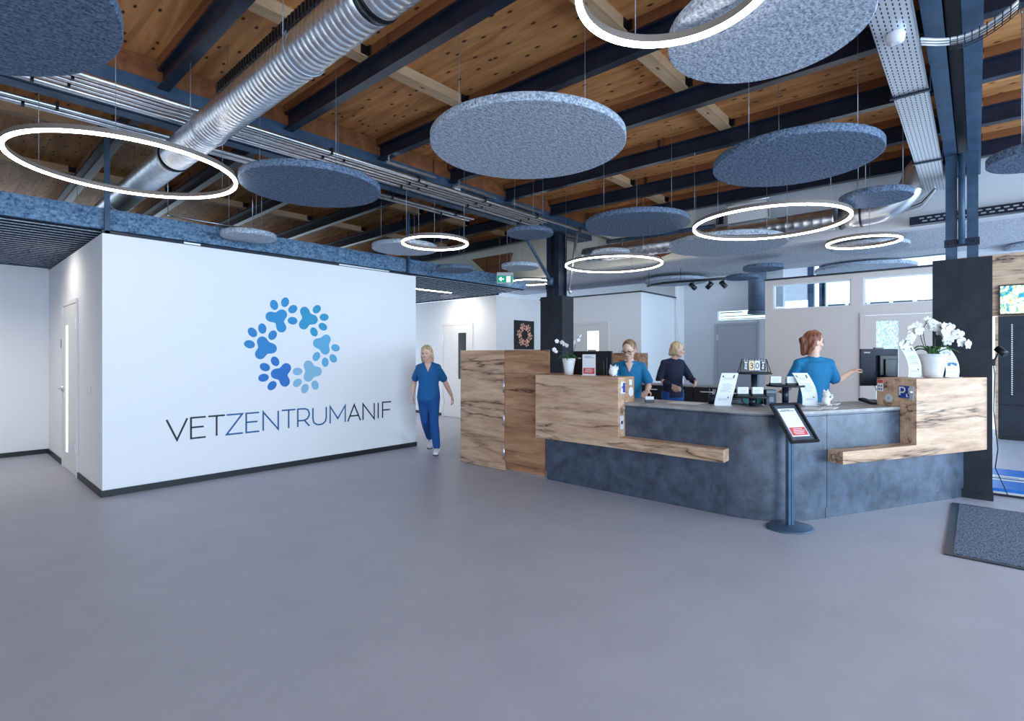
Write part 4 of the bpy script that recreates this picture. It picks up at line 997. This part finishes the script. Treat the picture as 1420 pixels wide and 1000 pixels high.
# monitors
def monitor(x, y, zb, zc, w, h, rot, label, foot, brand=False):
    t = thing('monitor', label, 'monitor', (x, y, zb), rot)
    z0 = zc - h / 2 - zb; z1 = zc + h / 2 - zb
    b = B(); box(b, -w / 2, w / 2, -.012, .012, z0, z1); obj('screen_housing', b, M['plastic_blue'] if brand else M['plastic'], t, local=True, bevel=.004)
    b = B(); box(b, -w / 2 + .01, w / 2 - .01, .0125, .014, z0 + .015, z1 - .01); obj('display', b, mat('display_grey', rgb(60, 66, 76), .2), t, local=True)
    b = B(); box(b, -.02, w * .42, -.040, -.0125, z0 + .06, z1 - .07); box(b, .03, w * .36, -.055, -.0405, z0 + .10, z1 - .11); obj('back_cover', b, M['plastic'], t, local=True, bevel=.004)
    b = B(); box(b, -.05, .05, -.01, .02, z1 + .001, z1 + .014); obj('webcam', b, M['plastic'], t, local=True)
    b = B(); fx, fy = foot; tube(b, [(0 + .02, -.06, z0 + .12), (.02, -.055, .01)], .016, 10); box(b, -.09, .13, -.12, .04, 0, .01); obj('stand', b, M['plastic'], t, local=True)
    b = B(); tube(b, [(-.02, -.045, z0 + .15), (-.09, -.045, z0 + .13), (-.12, -.04, z0 + .06), (-.06, -.04, z0 - .05)], .003, 6); obj('cable', b, M['steel'], t, local=True)
    if brand:
        b = B(); write(b, 'Leno', -w * .42, z1 - .045, .018, .004, lambda u, v, d: (u, -.0125 - d, v), .15); u = textw('Leno', .018, .15) + .003; write(b, 'vo', -w * .42 + u, z1 - .045, .018, .004, lambda u, v, d: (u, -.0125 - d, v), .15)
        obj('badge', b, M['white'], t, local=True)
    else:
        b = B(); box(b, -.18, -.06, -.06, -.0125, z0 + .02, z1 - .06); box(b, -.15, -.11, -.0615, -.0602, z1 - .09, z1 - .08, 1); obj('mounted_unit', b, [M['plastic'], M['white']], t, local=True)
    return t
mr = rp(1.47, -.49)
monitor(6.90, .80, .973, 1.335, .445, .40, RVA + .12, 'black monitor seen from behind with a badge, at the right oak screen', (0, 0), True)
monitor(5.25, 3.42, .973, 1.30, .56, .43, -PI / 2, 'wide black monitor seen from behind on the left oak screen side', (0, 0))
# sign holder without its code
t = thing('sign_holder', 'small upright white and red sign card on the left oak screen', 'sign', (4.86, 3.20, 1.241), -PI / 2 + .25)
b = B(); box(b, -.075, .075, -.003, .003, .004, .235); box(b, -.075, .075, -.04, .04, 0, .004); obj('acrylic_holder', b, M['white'], t, local=True)
b = B(); box(b, -.066, .066, -.0042, -.0032, .02, .085); obj('red_print', b, M['red'], t, local=True)
b = B(); lines_on(b, lambda u, v, d: (u, -.0036 - d, v), -.06, .06, [.212, .20], .005, 2); obj('print', b, M['ink'], t, local=True)
b = B(); lines_on(b, lambda u, v, d: (u, -.0044 - d, v), -.05, .06, [.07, .055, .04], .005, 6); obj('print', b, M['white'], t, local=True)

# orchids
def orchid(x, y, z, label, pr, ph, sprays, nleaf, fs, square=False):
    t = thing('potted_orchid', label, 'plant', (x, y, z))
    b = B(); seg = 4 if square else 32
    prof = [(pr * .62, 0), (pr * .70, ph * .3), (pr * .86, ph * .7), (pr, ph), (pr * .93, ph), (pr * .88, ph * .9), (.001, ph * .88)]
    if square: prof = [(pr * .74, 0), (pr, ph), (pr * .93, ph), (pr * .90, ph * .93), (.001, ph * .92)]
    lathe(b, (x, y, z), prof, 32); obj('pot', b, M['white'], t)
    r = random.Random(int(x * 100))
    for k in range(nleaf):
        a = 2 * PI * k / nleaf + r.random() * .5; L = (.15 + .06 * r.random()) * (pr / .12); b = B(); pv = None; n = 8
        for i in range(n + 1):
            s = i / n; rr = L * s; zz = z + ph * .9 + .09 * math.sin(s * 2.2) * (1 if k % 2 else 1.3) * (pr / .12) - .05 * s * s; w = .026 * math.sin(max(.08, min(s, .97)) * PI) ** .6 * (pr / .12)
            c = Vector((x + rr * math.cos(a), y + rr * math.sin(a), zz)); sd = Vector((-math.sin(a), math.cos(a), 0))
            row = [b.verts.new(c - sd * w + Vector((0, 0, .008))), b.verts.new(c), b.verts.new(c + sd * w + Vector((0, 0, .008))), b.verts.new(c + Vector((0, 0, -.004)))]
            if pv:
                for j in range(4): 
                    f = face(b, [pv[j], pv[(j + 1) % 4], row[(j + 1) % 4], row[j]]); 
                    if f: f.smooth = True
            pv = row
        obj('leaf', b, M['leaf'], t)
    for sp in sprays:
        pts = [Vector((x, y, z + ph * .9)) + RT * u + FW * w + Vector((0, 0, h)) for u, w, h in sp['p']]
        # smooth
        P = []
        for i in range(len(pts) - 1):
            p0 = pts[max(i - 1, 0)]; p1 = pts[i]; p2 = pts[i + 1]; p3 = pts[min(i + 2, len(pts) - 1)]
            for k in range(6):
                s = k / 6; P.append(.5 * ((2 * p1) + (p2 - p0) * s + (2 * p0 - 5 * p1 + 4 * p2 - p3) * s * s + (3 * p1 - p0 - 3 * p2 + p3) * s ** 3))
        P.append(pts[-1])
        b = B(); tube(b, P, .0035, 6); obj('stem', b, M['stem'], t)
        n = sp['n']
        for k in range(n):
            q = P[int(len(P) * (sp['s'] + (1 - sp['s']) * k / n))].copy() if k < n - 1 else P[-1].copy()
            q += RT * r.uniform(-.02, .02) + Vector((0, 0, r.uniform(-.04, .02))) * (fs / .04) + FW * r.uniform(-.035, .02)
            nrm = (-FW + RT * r.uniform(-.5, .5) + Vector((0, 0, r.uniform(-.3, .2)))).normalized(); s1, u1 = frame_of(nrm)
            b = B(); f_ = fs * r.uniform(.85, 1.1)
            for j in range(5):
                aa = PI / 2 + 2 * PI * j / 5; d = s1 * math.cos(aa) + u1 * math.sin(aa); wide = .62 if j in (1, 4) else .42
                cc = q + d * f_ * .55; R = Matrix((d, nrm.cross(d), nrm)).transposed()
                ball(b, cc, f_ * .58, f_ * wide, f_ * .10, 8, 5, R)
            ball(b, q + nrm * f_ * .15, f_ * .15, f_ * .15, f_ * .15, 8, 5)
            obj('flower', b, M['petal'], t)
    return t
orchid(6.665, .33, 1.246, 'large white pot with arching white orchid sprays on the right oak screen', .125, .235,
       [{'p': [(-.03, 0, 0), (-.10, .0, .13), (-.14, .0, .27), (-.19, -.02, .30), (-.26, -.04, .22), (-.32, -.05, .12)], 's': .50, 'n': 11},
        {'p': [(-.01, .03, 0), (-.06, .03, .16), (-.07, .02, .30), (-.02, -.02, .35), (.04, -.03, .30), (.06, -.05, .26)], 's': .50, 'n': 8},
        {'p': [(.03, 0, 0), (.02, 0, .12), (.04, 0, .24), (.10, -.02, .30), (.19, -.03, .24), (.28, -.04, .14)], 's': .50, 'n': 12},
        {'p': [(.02, -.03, 0), (.06, -.03, .10), (.11, -.03, .18), (.14, -.04, .20)], 's': .66, 'n': 5}], 7, .047)
orchid(4.90, 3.50, 1.241, 'small tapered white pot with a sparse white orchid on the left oak screen', .078, .19,
       [{'p': [(0, 0, 0), (-.03, 0, .10), (-.06, 0, .20), (-.13, 0, .22)], 's': .55, 'n': 4}, {'p': [(.01, 0, 0), (.06, 0, .12), (.09, 0, .22), (.13, 0, .30)], 's': .55, 'n': 4}, {'p': [(-.01, 0, 0), (-.06, 0, .08), (-.13, 0, .11), (-.17, 0, .12)], 's': .8, 'n': 3}], 6, .024)

# ---------------------------------------------------------------- floor sign stand
t = thing('sign_stand', 'dark free-standing sign on a pole in front of the curved desk front', 'sign', (4.885, 1.19, 0), math.atan2(-.857, -.509) + PI / 2)
b = B()
prof = [(.20, 0), (.205, .006), (.19, .014), (.06, .022), (.03, .028)]
lathe(b, (0, 0, 0), prof, 40, sy=.8); obj('base_plate', b, M['steel_blue'], t, local=True)
b = B(); box(b, -.030, -.003, -.016, .016, .02, .86, 0); box(b, .003, .030, -.016, .016, .02, .86, 0); box(b, -.004, .004, -.008, .008, .02, .86, 0); obj('pole', b, M['steel_blue'], t, local=True)
Rm = Matrix.Rotation(math.radians(-38), 3, 'X'); cen = Vector((0, -.035, .895))
def tf(u, v, d): return tuple(cen + Rm @ Vector((u, -d, v)))
b = B()
for (a, c, e, h) in ((-.145, -.125, -.19, .19), (.125, .145, -.19, .19), (-.125, .125, -.19, -.17), (-.125, .125, .17, .19)):
    box(b, a, c, 0, .022, e, h, 0, lambda x, y, z: tf(x, z, y))
obj('frame', b, M['plastic'], t, local=True)
b = B(); box(b, -.125, .125, .002, .006, -.17, .17, 0, lambda x, y, z: tf(x, z, y)); obj('backing', b, M['stone'], t, local=True)
b = B(); box(b, -.09, .09, .0065, .008, -.13, .14, 0, lambda x, y, z: tf(x, z, y)); obj('card', b, M['paper'], t, local=True)
b = B(); box(b, -.082, .082, .0085, .0092, -.12, -.045, 0, lambda x, y, z: tf(x, z, y)); obj('red_print', b, M['red'], t, local=True)
b = B(); lines_on(b, lambda u, v, d: tf(u, v, .0085 + d), -.08, .08, [.125, .115], .005, 2); obj('print', b, M['dark'], t, local=True)
b = B(); lines_on(b, lambda u, v, d: tf(u, v, .0095 + d), -.06, .078, [-.06, -.075, -.09, -.105], .005, 6); obj('print', b, M['white'], t, local=True)
# door mat
t = thing('door_mat', 'dark grey entrance mat with a rubber edge on the floor at the right', 'mat', (5.87, -1.2, 0))
M['mat'] = m_felt('mat_pile', rgb(30, 38, 54), rgb(132, 146, 168), 90)
b = B(); box(b, 5.03, 6.72, -2.6, .13, .001, .013); obj('pile', b, M['mat'], t)
b = B(); box(b, 4.985, 6.76, .131, .185, .001, .009); box(b, 4.985, 5.029, -2.6, .130, .001, .009); box(b, 6.721, 6.76, -2.6, .130, .001, .009); obj('rubber_edge', b, M['steel'], t)
# animal scale
t = thing('floor_scale', 'low blue floor scale with a white label behind the right column', 'scale', (8.1, -.5, 0))
M['scaleblue'] = mat('scale_blue', rgb(20, 110, 200), .35)
b = B(); box(b, 7.45, 8.75, -1.3, .05, .02, .075); obj('platform', b, M['scaleblue'], t, bevel=.01)
b = B(); box(b, 7.43, 8.77, -1.32, .07, .001, .019); obj('base', b, M['plastic'], t)
b = B(); box(b, 7.4445, 7.449, -1.28, .03, .022, .045); obj('side_trim', b, M['chrome'], t)
b = B(); box(b, 7.95, 8.25, -.60, -.02, .0755, .0765); obj('label', b, M['white'], t)
b = B(); write(b, 'SCALE'[:0], 0, 0, .1, .01, fnw) if False else box(b, 8.02, 8.10, -.42, -.12, .0768, .0772); box(b, 8.14, 8.17, -.35, -.15, .0768, .0772); obj('label_print', b, M['bluetxt'], t)
# wardrobe and screen
t = thing('dark_wardrobe', 'tall anthracite cupboard with a dotted vertical strip under the wall screen', 'cupboard', (12.4, -1.2, 0))
b = B(); box(b, 12.36, 12.495, -3.2, -.275, .06, 2.13); obj('cupboard_body', b, M['clad'], t)
b = B(); box(b, 12.34, 12.359, -3.2, -.275, .62, 2.13); obj('cupboard_door', b, M['clad'], t); b = B(); box(b, 12.34, 12.359, -3.2, -.275, .07, .59); obj('drawer_front', b, M['clad'], t)
b = B(); box(b, 12.38, 12.49, -3.2, -.29, 0, .059); obj('plinth', b, M['black'], t)
b = B()
for k in range(34): box(b, 12.332, 12.339, -.455, -.435, .78 + k * .036, .80 + k * .036)
obj('dotted_strip', b, M['chrome'], t)
b = B(); box(b, 12.33, 12.495, -.272, -.235, .06, 2.13); obj('oak_side', b, M['oak'], t)
t = thing('wall_screen', 'glowing wall screen with a colourful leafy pattern at the right edge', 'screen', (12.47, -.9, 2.15))
M['screen'] = mat('screen_image', (0, 0, 0, 1), .3); mm = M['screen']; n, l, p = nodes(mm)
c_ = ramp(mm, noise(mm, coords(mm, (1, 1, 1)), 6, 4, .6, 2.0), [(0.30, rgb(20, 90, 140)), (0.40, rgb(40, 150, 190)), (0.46, rgb(120, 180, 120)), (.50, rgb(236, 240, 200)), (.56, rgb(250, 252, 250)), (.66, rgb(220, 232, 120)), (.75, rgb(60, 110, 70))]); l.new(c_, p.inputs['Emission Color']); p.inputs['Emission Strength'].default_value = 1.0
b = B(); box(b, 12.44, 12.495, -1.6, -.28, 2.16, 2.68); obj('screen_frame', b, M['plastic'], t)
b = B(); box(b, 12.435, 12.439, -1.58, -.30, 2.18, 2.66); obj('display', b, M['screen'], t)
# clip lamp on the right column side
t = thing('clip_lamp', 'small black clip spotlight with its cord on the side of the right column', 'lamp', (7.3, -.14, 1.45))
b = B(); tube(b, [(7.26, -.125, 1.40), (7.22, -.16, 1.49)], .008, 8); tube(b, [(7.22, -.15, 1.54), (7.18, -.215, 1.475)], .032, 16); box(b, 7.24, 7.30, -.14, -.117, 1.36, 1.43); obj('lamp_head', b, M['plastic'], t)
b = B(); tube(b, [(7.30, -.125, 1.38), (7.32, -.135, 1.26), (7.33, -.128, .9), (7.33, -.16, .5), (7.36, -.14, .30), (7.36, -.24, .02)], .005, 6); obj('cord', b, M['steel'], t)
# back cabinets
t = thing('back_cabinet', 'low dark drawer cabinet behind the desk in front of the grey back wall', 'cabinet', (9.4, 3.9, 0))
b = B(); box(b, 9.32, 9.68, 2.80, 4.94, 0, .88); obj('cabinet_body', b, M['clad'], t)
b = B(); box(b, 9.28, 9.69, 2.79, 4.95, .881, .905); obj('cabinet_top', b, M['counter'], t)
for k in range(4):
    for j in range(2):
        b = B(); y0 = 2.82 + k * .53; box(b, 9.30, 9.319, y0, y0 + .52, .46 - .42 * j, .86 - .42 * j); d = obj('drawer', b, M['plastic'], t)
        b = B(); tube(b, [(9.285 - t.location.x, y0 + .16 - t.location.y, .80 - .42 * j), (9.27 - t.location.x, y0 + .20 - t.location.y, .80 - .42 * j), (9.27 - t.location.x, y0 + .34 - t.location.y, .80 - .42 * j), (9.285 - t.location.x, y0 + .38 - t.location.y, .80 - .42 * j)], .010, 8); obj('drawer_handle', b, M['white'], d, local=True)
t = thing('oak_cupboard', 'brown oak cupboard behind the glasses woman', 'cabinet', (9.5, 5.25, 0))
b = B(); box(b, 9.30, 9.69, 4.97, 5.55, 0, 1.50); obj('cupboard_body', b, M['oak2'], t); b = B(); box(b, 9.275, 9.299, 4.975, 5.545, .02, 1.49); obj('cupboard_door', b, M['oak2'], t)
# ================================================================ people
def limb(bm, pts, seg=14, cap=(1, 1)):
    """tapered rounded tube; pts = [(point, radius or (ra, rb)), ...]; ra across, rb front-back (world y of the figure)"""
    P = [(Vector(p), (r if isinstance(r, tuple) else (r, r))) for p, r in pts]
    n = len(P); rings = []
    def ring(c, d, ra, rb):
        d = d.normalized(); ref = Vector((0, 1, 0)) if abs(d.y) < .9 else Vector((0, 0, 1))
        s = ref.cross(d).normalized(); f = d.cross(s).normalized()
        return [bm.verts.new(c + s * ra * math.cos(2 * PI * k / seg) + f * rb * math.sin(2 * PI * k / seg)) for k in range(seg)]
    d0 = (P[1][0] - P[0][0]).normalized(); d1 = (P[-1][0] - P[-2][0]).normalized()
    for q in (.95, .6, .25): 
        a = math.sqrt(1 - q * q); r = P[0][1]; rings.append(ring(P[0][0] - d0 * min(r) * q * cap[0], d0, r[0] * a, r[1] * a))
    for i in range(n):
        d = P[min(i + 1, n - 1)][0] - P[max(i - 1, 0)][0]; rings.append(ring(P[i][0], d, *P[i][1]))
    for q in (.25, .6, .95):
        a = math.sqrt(1 - q * q); r = P[-1][1]; rings.append(ring(P[-1][0] + d1 * min(r) * q * cap[1], d1, r[0] * a, r[1] * a))
    for A, D in zip(rings, rings[1:]):
        for k in range(seg): face(bm, [A[k], A[(k + 1) % seg], D[(k + 1) % seg], D[k]])
    face(bm, rings[0][::-1]); face(bm, rings[-1])
def remesh(o, v=.01, smooth=4):
    r = o.modifiers.new('remesh', 'REMESH'); r.mode = 'VOXEL'; r.voxel_size = v; r.use_smooth_shade = True
    if smooth: s = o.modifiers.new('smooth', 'SMOOTH'); s.factor = .5; s.iterations = smooth
def hand(bm, w, d, palm_n, size=1.0, curl=.5, side=1):
    """w wrist, d direction of the hand, palm_n normal out of the palm, side: +1 thumb on +s"""
    w = Vector(w); d = Vector(d).normalized(); pn = Vector(palm_n); pn = (pn - d * pn.dot(d)).normalized(); s = d.cross(pn).normalized() * side
    L = .095 * size
    for k in range(5):
        off = (k - 2) * .0155 * size
        limb(bm, [(w + s * off * .55 + d * .005, .013 * size), (w + s * off * .9 + d * L * .55, .0125 * size), (w + s * off + d * L * .92, .011 * size)], 8)
    for k, (ln, off) in enumerate(((.072, .031), (.080, .0105), (.076, -.0105), (.060, -.031))):
        p0 = w + s * off * size + d * L * .95; a = curl * .6; p1 = p0 + (d * math.cos(a) + pn * math.sin(a)) * ln * .45 * size
        a2 = curl * 1.5; p2 = p1 + (d * math.cos(a2) + pn * math.sin(a2)) * ln * .32 * size; a3 = curl * 2.1; p3 = p2 + (d * math.cos(a3) + pn * math.sin(a3)) * ln * .25 * size
        limb(bm, [(p0, .0092 * size), (p1, .0084 * size), (p2, .0078 * size), (p3, .0068 * size)], 8)
    t0 = w + s * .028 * size + d * L * .28; t1 = t0 + (s * .75 + d * .6 + pn * .35).normalized() * .034 * size; t2 = t1 + (s * .3 + d * .9 + pn * .4).normalized() * .030 * size; t3 = t2 + (d * .95 + pn * .35).normalized() * .022 * size
    limb(bm, [(t0, .014 * size), (t1, .0105 * size), (t2, .0092 * size), (t3, .0078 * size)], 8)
def lerp(a, b, s): return Vector(a) * (1 - s) + Vector(b) * s
def person(label, loc, rotz, J, top_m, leg_m, hair_m, hair, sleeve=.5, glasses=False, vneck=True, shoes=True, bare=True):
    """local frame: faces -Y, its own left hand is +X"""
    t = thing('person', label, 'person', loc, rotz)
    g = lambda k: Vector(J[k])
    pel, chest, neck, head = g('pelvis'), g('chest'), g('neck'), g('head')
    hd = Vector(J.get('face', (0, -1, 0))).normalized(); hs = hd.cross(Vector((0, 0, 1))).normalized() * -1; hu = Vector((0, 0, 1)); hu = (hu - hd * hu.dot(hd)).normalized()
    hs = hu.cross(-hd).normalized(); R = Matrix((hs, -hd, hu)).transposed()      # columns: side, back, up
    H_ = lambda x, y, z: head + R @ Vector((x, y, z))
    b = B()
    sp = lerp(pel, chest, .5)
    limb(b, [(pel + Vector((0, 0, -.05)), (.150, .105)), (pel + Vector((0, 0, .03)), (.150, .100)), (sp, (.120, .085)), (chest, (.145, .100)), (lerp(chest, neck, .60), (.132, .074)), (lerp(chest, neck, .9), (.070, .052))])
    limb(b, [(lerp(chest, neck, .8), (.065, .058)), (neck, (.052, .052)), (lerp(neck, head, .55), (.050, .052))])
    ball(b, H_(0, .008, .018), .074, .092, .098, 20, 14, R); ball(b, H_(0, -.022, -.048), .055, .060, .058, 16, 10, R)
    limb(b, [(H_(0, -.050, -.088), .024), (H_(0, -.058, -.080), .020)])
    limb(b, [(H_(0, -.078, .012), .009), (H_(0, -.094, -.014), .0125), (H_(0, -.088, -.026), .011)], 8)
    for s in (-1, 1):
        ball(b, H_(s * .076, .012, -.004), .010, .020, .031, 10, 8, R)
        ball(b, H_(s * .045, -.052, -.022), .022, .022, .022, 10, 8, R)
    for s, q in ((-1, 'R'), (1, 'L')):
        sh, el, wr = g('sh' + q), g('el' + q), g('wr' + q)
        limb(b, [(lerp(chest, neck, .5) + (sh - neck) * .25, .045), (sh + Vector((0, 0, -.018)), .044), (lerp(sh, el, .35), .046), (el, .037), (lerp(el, wr, .3), .038), (wr, .025)])
        hdv = Vector(J.get('hd' + q, tuple(wr - el))); pn = Vector(J.get('pn' + q, (-s, 0, 0)))
        hand(b, wr, hdv, pn, 1.0, J.get('curl', .5), J.get('th' + q, s))
        hp, kn, an = g('hp' + q), g('kn' + q), g('an' + q)
        limb(b, [(hp, .082), (lerp(hp, kn, .4), .070), (kn, .050), (lerp(kn, an, .3), .052), (an, .034)])
        to = g('to' + q); limb(b, [(an + Vector((0, .02, -.04)), .030), (lerp(an, to, .5) + Vector((0, 0, -.02)), (.034, .026)), (to, (.032, .018))])
    if vneck:
        c = lerp(chest, neck, .55); limb(b, [(c + Vector((0, -.098, -.05)), (.008, .008)), (c + Vector((0, -.094, .0)), (.028, .012)), (c + Vector((0, -.082, .055)), (.052, .02)), (neck + Vector((0, -.040, -.01)), (.045, .022))])
    o = obj('body', b, M['skin'], t, local=True); remesh(o, .0065, 2)
    # shirt
    b = B(); low = pel + Vector((0, 0, -.09))
    limb(b, [(low, (.170, .125)), (pel + Vector((0, 0, .02)), (.166, .118)), (sp, (.148, .108)), (chest, (.164, .116)), (lerp(chest, neck, .62), (.158, .092)), (lerp(chest, neck, .75), (.104, .066))], 20, (.2, 1))
    for q in 'RL':
        sh, el, wr = g('sh' + q), g('el' + q), g('wr' + q)
        sh = sh + Vector((0, 0, -.018)); limb(b, [(lerp(chest, neck, .80) + Vector(((sh - neck).x * .30, 0, 0)), .040), (sh + Vector((0, 0, .006)), .048)]); pts = [(lerp(chest, neck, .45) + (sh - neck) * .25, .056), (sh, .053), (lerp(sh, el, .45), .055)]
        if sleeve <= .6: pts += [(lerp(sh, el, .80), .060)]
        else: pts += [(el, .060), (lerp(el, wr, .5), .052), (lerp(el, wr, .95), .042)]
        limb(b, pts)
    o = obj('shirt', b, M[top_m], t, local=True); remesh(o, .011, 3)
    b = B()
    limb(b, [(pel + Vector((0, 0, .02)), (.155, .108)), (pel + Vector((0, 0, -.08)), (.165, .118))], 18)
    for q in 'RL':
        hp, kn, an = g('hp' + q), g('kn' + q), g('an' + q)
        limb(b, [(hp, .096), (lerp(hp, kn, .4), .084), (kn, .066), (lerp(kn, an, .4), .066), (lerp(kn, an, .93), .056)])
    o = obj('trousers', b, M[leg_m], t, local=True); remesh(o, .012, 3)
    if shoes:
        for q in 'RL':
            an, to = g('an' + q), g('to' + q); b = B(); d = (to - an); d.z = 0; d.normalize(); base_ = min(an.z - .075, to.z - .03)
            limb(b, [(an + Vector((0, 0, -.035)) - d * .035, .042), (lerp(an, to, .5) + Vector((0, 0, -.015)), (.044, .034)), (to + Vector((0, 0, -.002)), (.040, .026))])
            s_ = obj('shoe', b, M['white'], t, local=True); remesh(s_, .008, 2)
            b = B(); limb(b, [(an + Vector((0, 0, -.066)) - d * .04, (.040, .010)), (to + Vector((0, 0, -.026)) + d * .01, (.040, .009))]); obj('sole', b, M['plastic'], s_, local=True)
    # face details
    b = B()
    for s in (-1, 1): ball(b, H_(s * .031, -.079, .010), .013, .007, .0065, 10, 6, R)
    obj('eyes', b, M['eye'], t, local=True)
    b = B()
    for s in (-1, 1): tube(b, [H_(s * .014, -.089, .030), H_(s * .032, -.085, .036), H_(s * .047, -.072, .030)], .0028, 6)
    obj('eyebrows', b, M[hair_m], t, local=True)
    b = B(); tube(b, [H_(-.024, -.078, -.048), H_(-.010, -.088, -.045), H_(0, -.089, -.048), H_(.010, -.088, -.045), H_(.024, -.078, -.048)], .0048, 6); obj('lips', b, M['lip'], t, local=True)
    b = B()
    ball(b, H_(0, .026, .038), .085, .092, .092, 20, 14, R); ball(b, H_(0, .05, -.01), .076, .065, .085, 16, 10, R)
    for pts in hair: limb(b, [(H_(*p), r) for p, r in pts])
    o = obj('hair', b, M[hair_m], t, local=True); remesh(o, .008, 2)
    if glasses:
        b = B()
        for s in (-1, 1):
            tube(b, [H_(s * (.034 + .024 * math.cos(a * PI / 8)), -.098 + .004 * abs(math.cos(a * PI / 8)), .006 + .019 * math.sin(a * PI / 8)) for a in range(16)], .003, 6, closed=True)
            tube(b, [H_(s * .058, -.094, .010), H_(s * .082, -.03, .008), H_(s * .084, .012, .004)], .0026, 6)
        tube(b, [H_(-.010, -.099, .010), H_(.010, -.099, .010)], .003, 6); obj('glasses', b, M['plastic'], t, local=True)
    return t
def stance(h=1.66, **kw):
    k = h / 1.66
    J = dict(pelvis=(0, 0, .92), chest=(0, 0, 1.22), neck=(0, .0, 1.41), head=(0, -.02, 1.545), shL=(.155, 0, 1.345), shR=(-.155, 0, 1.345), elL=(.21, .02, 1.09), elR=(-.21, .02, 1.09), wrL=(.22, -.05, .86), wrR=(-.22, -.05, .86),
             hpL=(.085, 0, .87), hpR=(-.085, 0, .87), knL=(.095, -.01, .49), knR=(-.095, -.01, .49), anL=(.10, .02, .085), anR=(-.10, .02, .085), toL=(.115, -.15, .032), toR=(-.115, -.15, .032))
    J = {a: tuple(v * k for v in c) for a, c in J.items()}
    J.update(kw); return J
def face_cam(v): return math.atan2(v.y, v.x) + PI / 2         # rotz so that local -Y points along v
# walking woman: towards the camera and a little to its right
J = stance(1.60, head=(-.03, -.05, 1.475), neck=(-.01, -.015, 1.35), chest=(0, 0, 1.165), face=(-.25, -1, -.12),
           shL=(.140, -.02, 1.285), shR=(-.15, .03, 1.28), elL=(.235, .05, 1.06), wrL=(.335, .04, .85), elR=(-.215, .14, 1.07), wrR=(-.24, .08, .86),
           pelvis=(.0, 0, .88), hpL=(.075, -.01, .84), hpR=(-.08, .02, .84), knL=(.085, -.10, .48), anL=(.125, -.12, .10), toL=(.115, -.28, .045),
           knR=(-.05, .02, .47), anR=(-.005, .38, .17), toR=(-.0, .30, .040), curl=.8, hdL=(.35, 0, -1), pnL=(-1, 0, -.2), thL=-1)
person('blonde woman in blue scrubs walking past the right end of the logo wall', (4.93, 6.06, 0.012), face_cam(-FW + RT * .10), J, 'scrubs', 'jeans', 'blonde',
       [[((.062, .03, .03), .030), ((.072, .045, -.06), .030), ((.066, .06, -.15), .026)], [((-.062, .03, .03), .030), ((-.072, .045, -.06), .030), ((-.060, .06, -.15), .026)], [((0, .07, 0), .05), ((0, .085, -.14), .045)], [((-.03, -.04, .085), .028), ((.04, -.03, .08), .028)]])
# woman with glasses
J = stance(1.66, head=(0, -.06, 1.525), face=(-.42, -1, -.42), neck=(0, -.015, 1.40), elL=(.235, -.06, 1.12), wrL=(.20, -.24, 1.05), hdL=(-.3, -1, -.2), pnL=(0, -.2, -1), elR=(-.21, -.10, 1.12), wrR=(-.10, -.30, 1.06), hdR=(.4, -1, -.1), pnR=(0, -.2, -1), curl=.5)
person('woman with glasses in teal scrubs looking down behind the left oak screen', (5.66, 3.15, 0), face_cam(-FW - RT * .22), J, 'teal', 'teal', 'brown',
       [[((.064, .035, .02), .024), ((.074, .05, -.08), .024), ((.07, .05, -.17), .018)], [((0, .07, 0), .04), ((.01, .09, -.12), .03)]], glasses=True)
# blurred visitor, shown still
J = stance(1.68, head=(.02, -.10, 1.54), face=(.9, -.45, -.1), neck=(0, -.04, 1.42), chest=(0, -.01, 1.23), elL=(.23, -.10, 1.12), wrL=(.16, -.30, 1.08), elR=(-.22, .02, 1.10), wrR=(-.16, -.20, 1.02))
person('blonde person in a navy jumper turning sideways behind the desk worktop', (7.42, 3.40, 0), face_cam(-FW + RT * .3), J, 'navy', 'jeans', 'blonde',
       [[((0, .08, .0), .045), ((0, .10, -.07), .03)], [((.05, .03, .02), .03), ((.055, .04, -.06), .022)], [((-.05, .03, .02), .03), ((-.055, .04, -.06), .022)]], sleeve=.95, vneck=False)
# red-haired woman, back towards us, right arm reaching to the monitor
J = stance(1.74, elR=(-.235, -.03, 1.18), face=(-1, -.12, -.08), chest=(0, 0, 1.27), neck=(0, 0, 1.455), head=(-.01, -.02, 1.60), shL=(.165, 0, 1.395), shR=(-.165, 0, 1.395), wrR=(-.44, -.12, 1.28), hdR=(-.8, -.4, .35), pnR=(0, 0, -1), elL=(.225, -.05, 1.15), wrL=(.16, -.27, 1.08), hdL=(-.2, -1, 0), pnL=(0, 0, -1))
person('red-haired woman in teal scrubs with her back turned, reaching towards the right monitor', (6.20, 1.28, 0), face_cam(FW + RT * .05), J, 'teal', 'teal', 'auburn',
       [[((0, .075, .02), .055), ((.0, .10, -.05), .045), ((.0, .105, -.12), .03)], [((.058, .03, .03), .03), ((.06, .06, -.06), .03), ((.04, .085, -.12), .02)], [((-.055, .035, .03), .03), ((-.06, .05, -.05), .022)], [((0, .13, .02), .035), ((0, .12, -.02), .03)], [((0, -.045, .088), .03), ((0, 0, .11), .03)]], vneck=False)
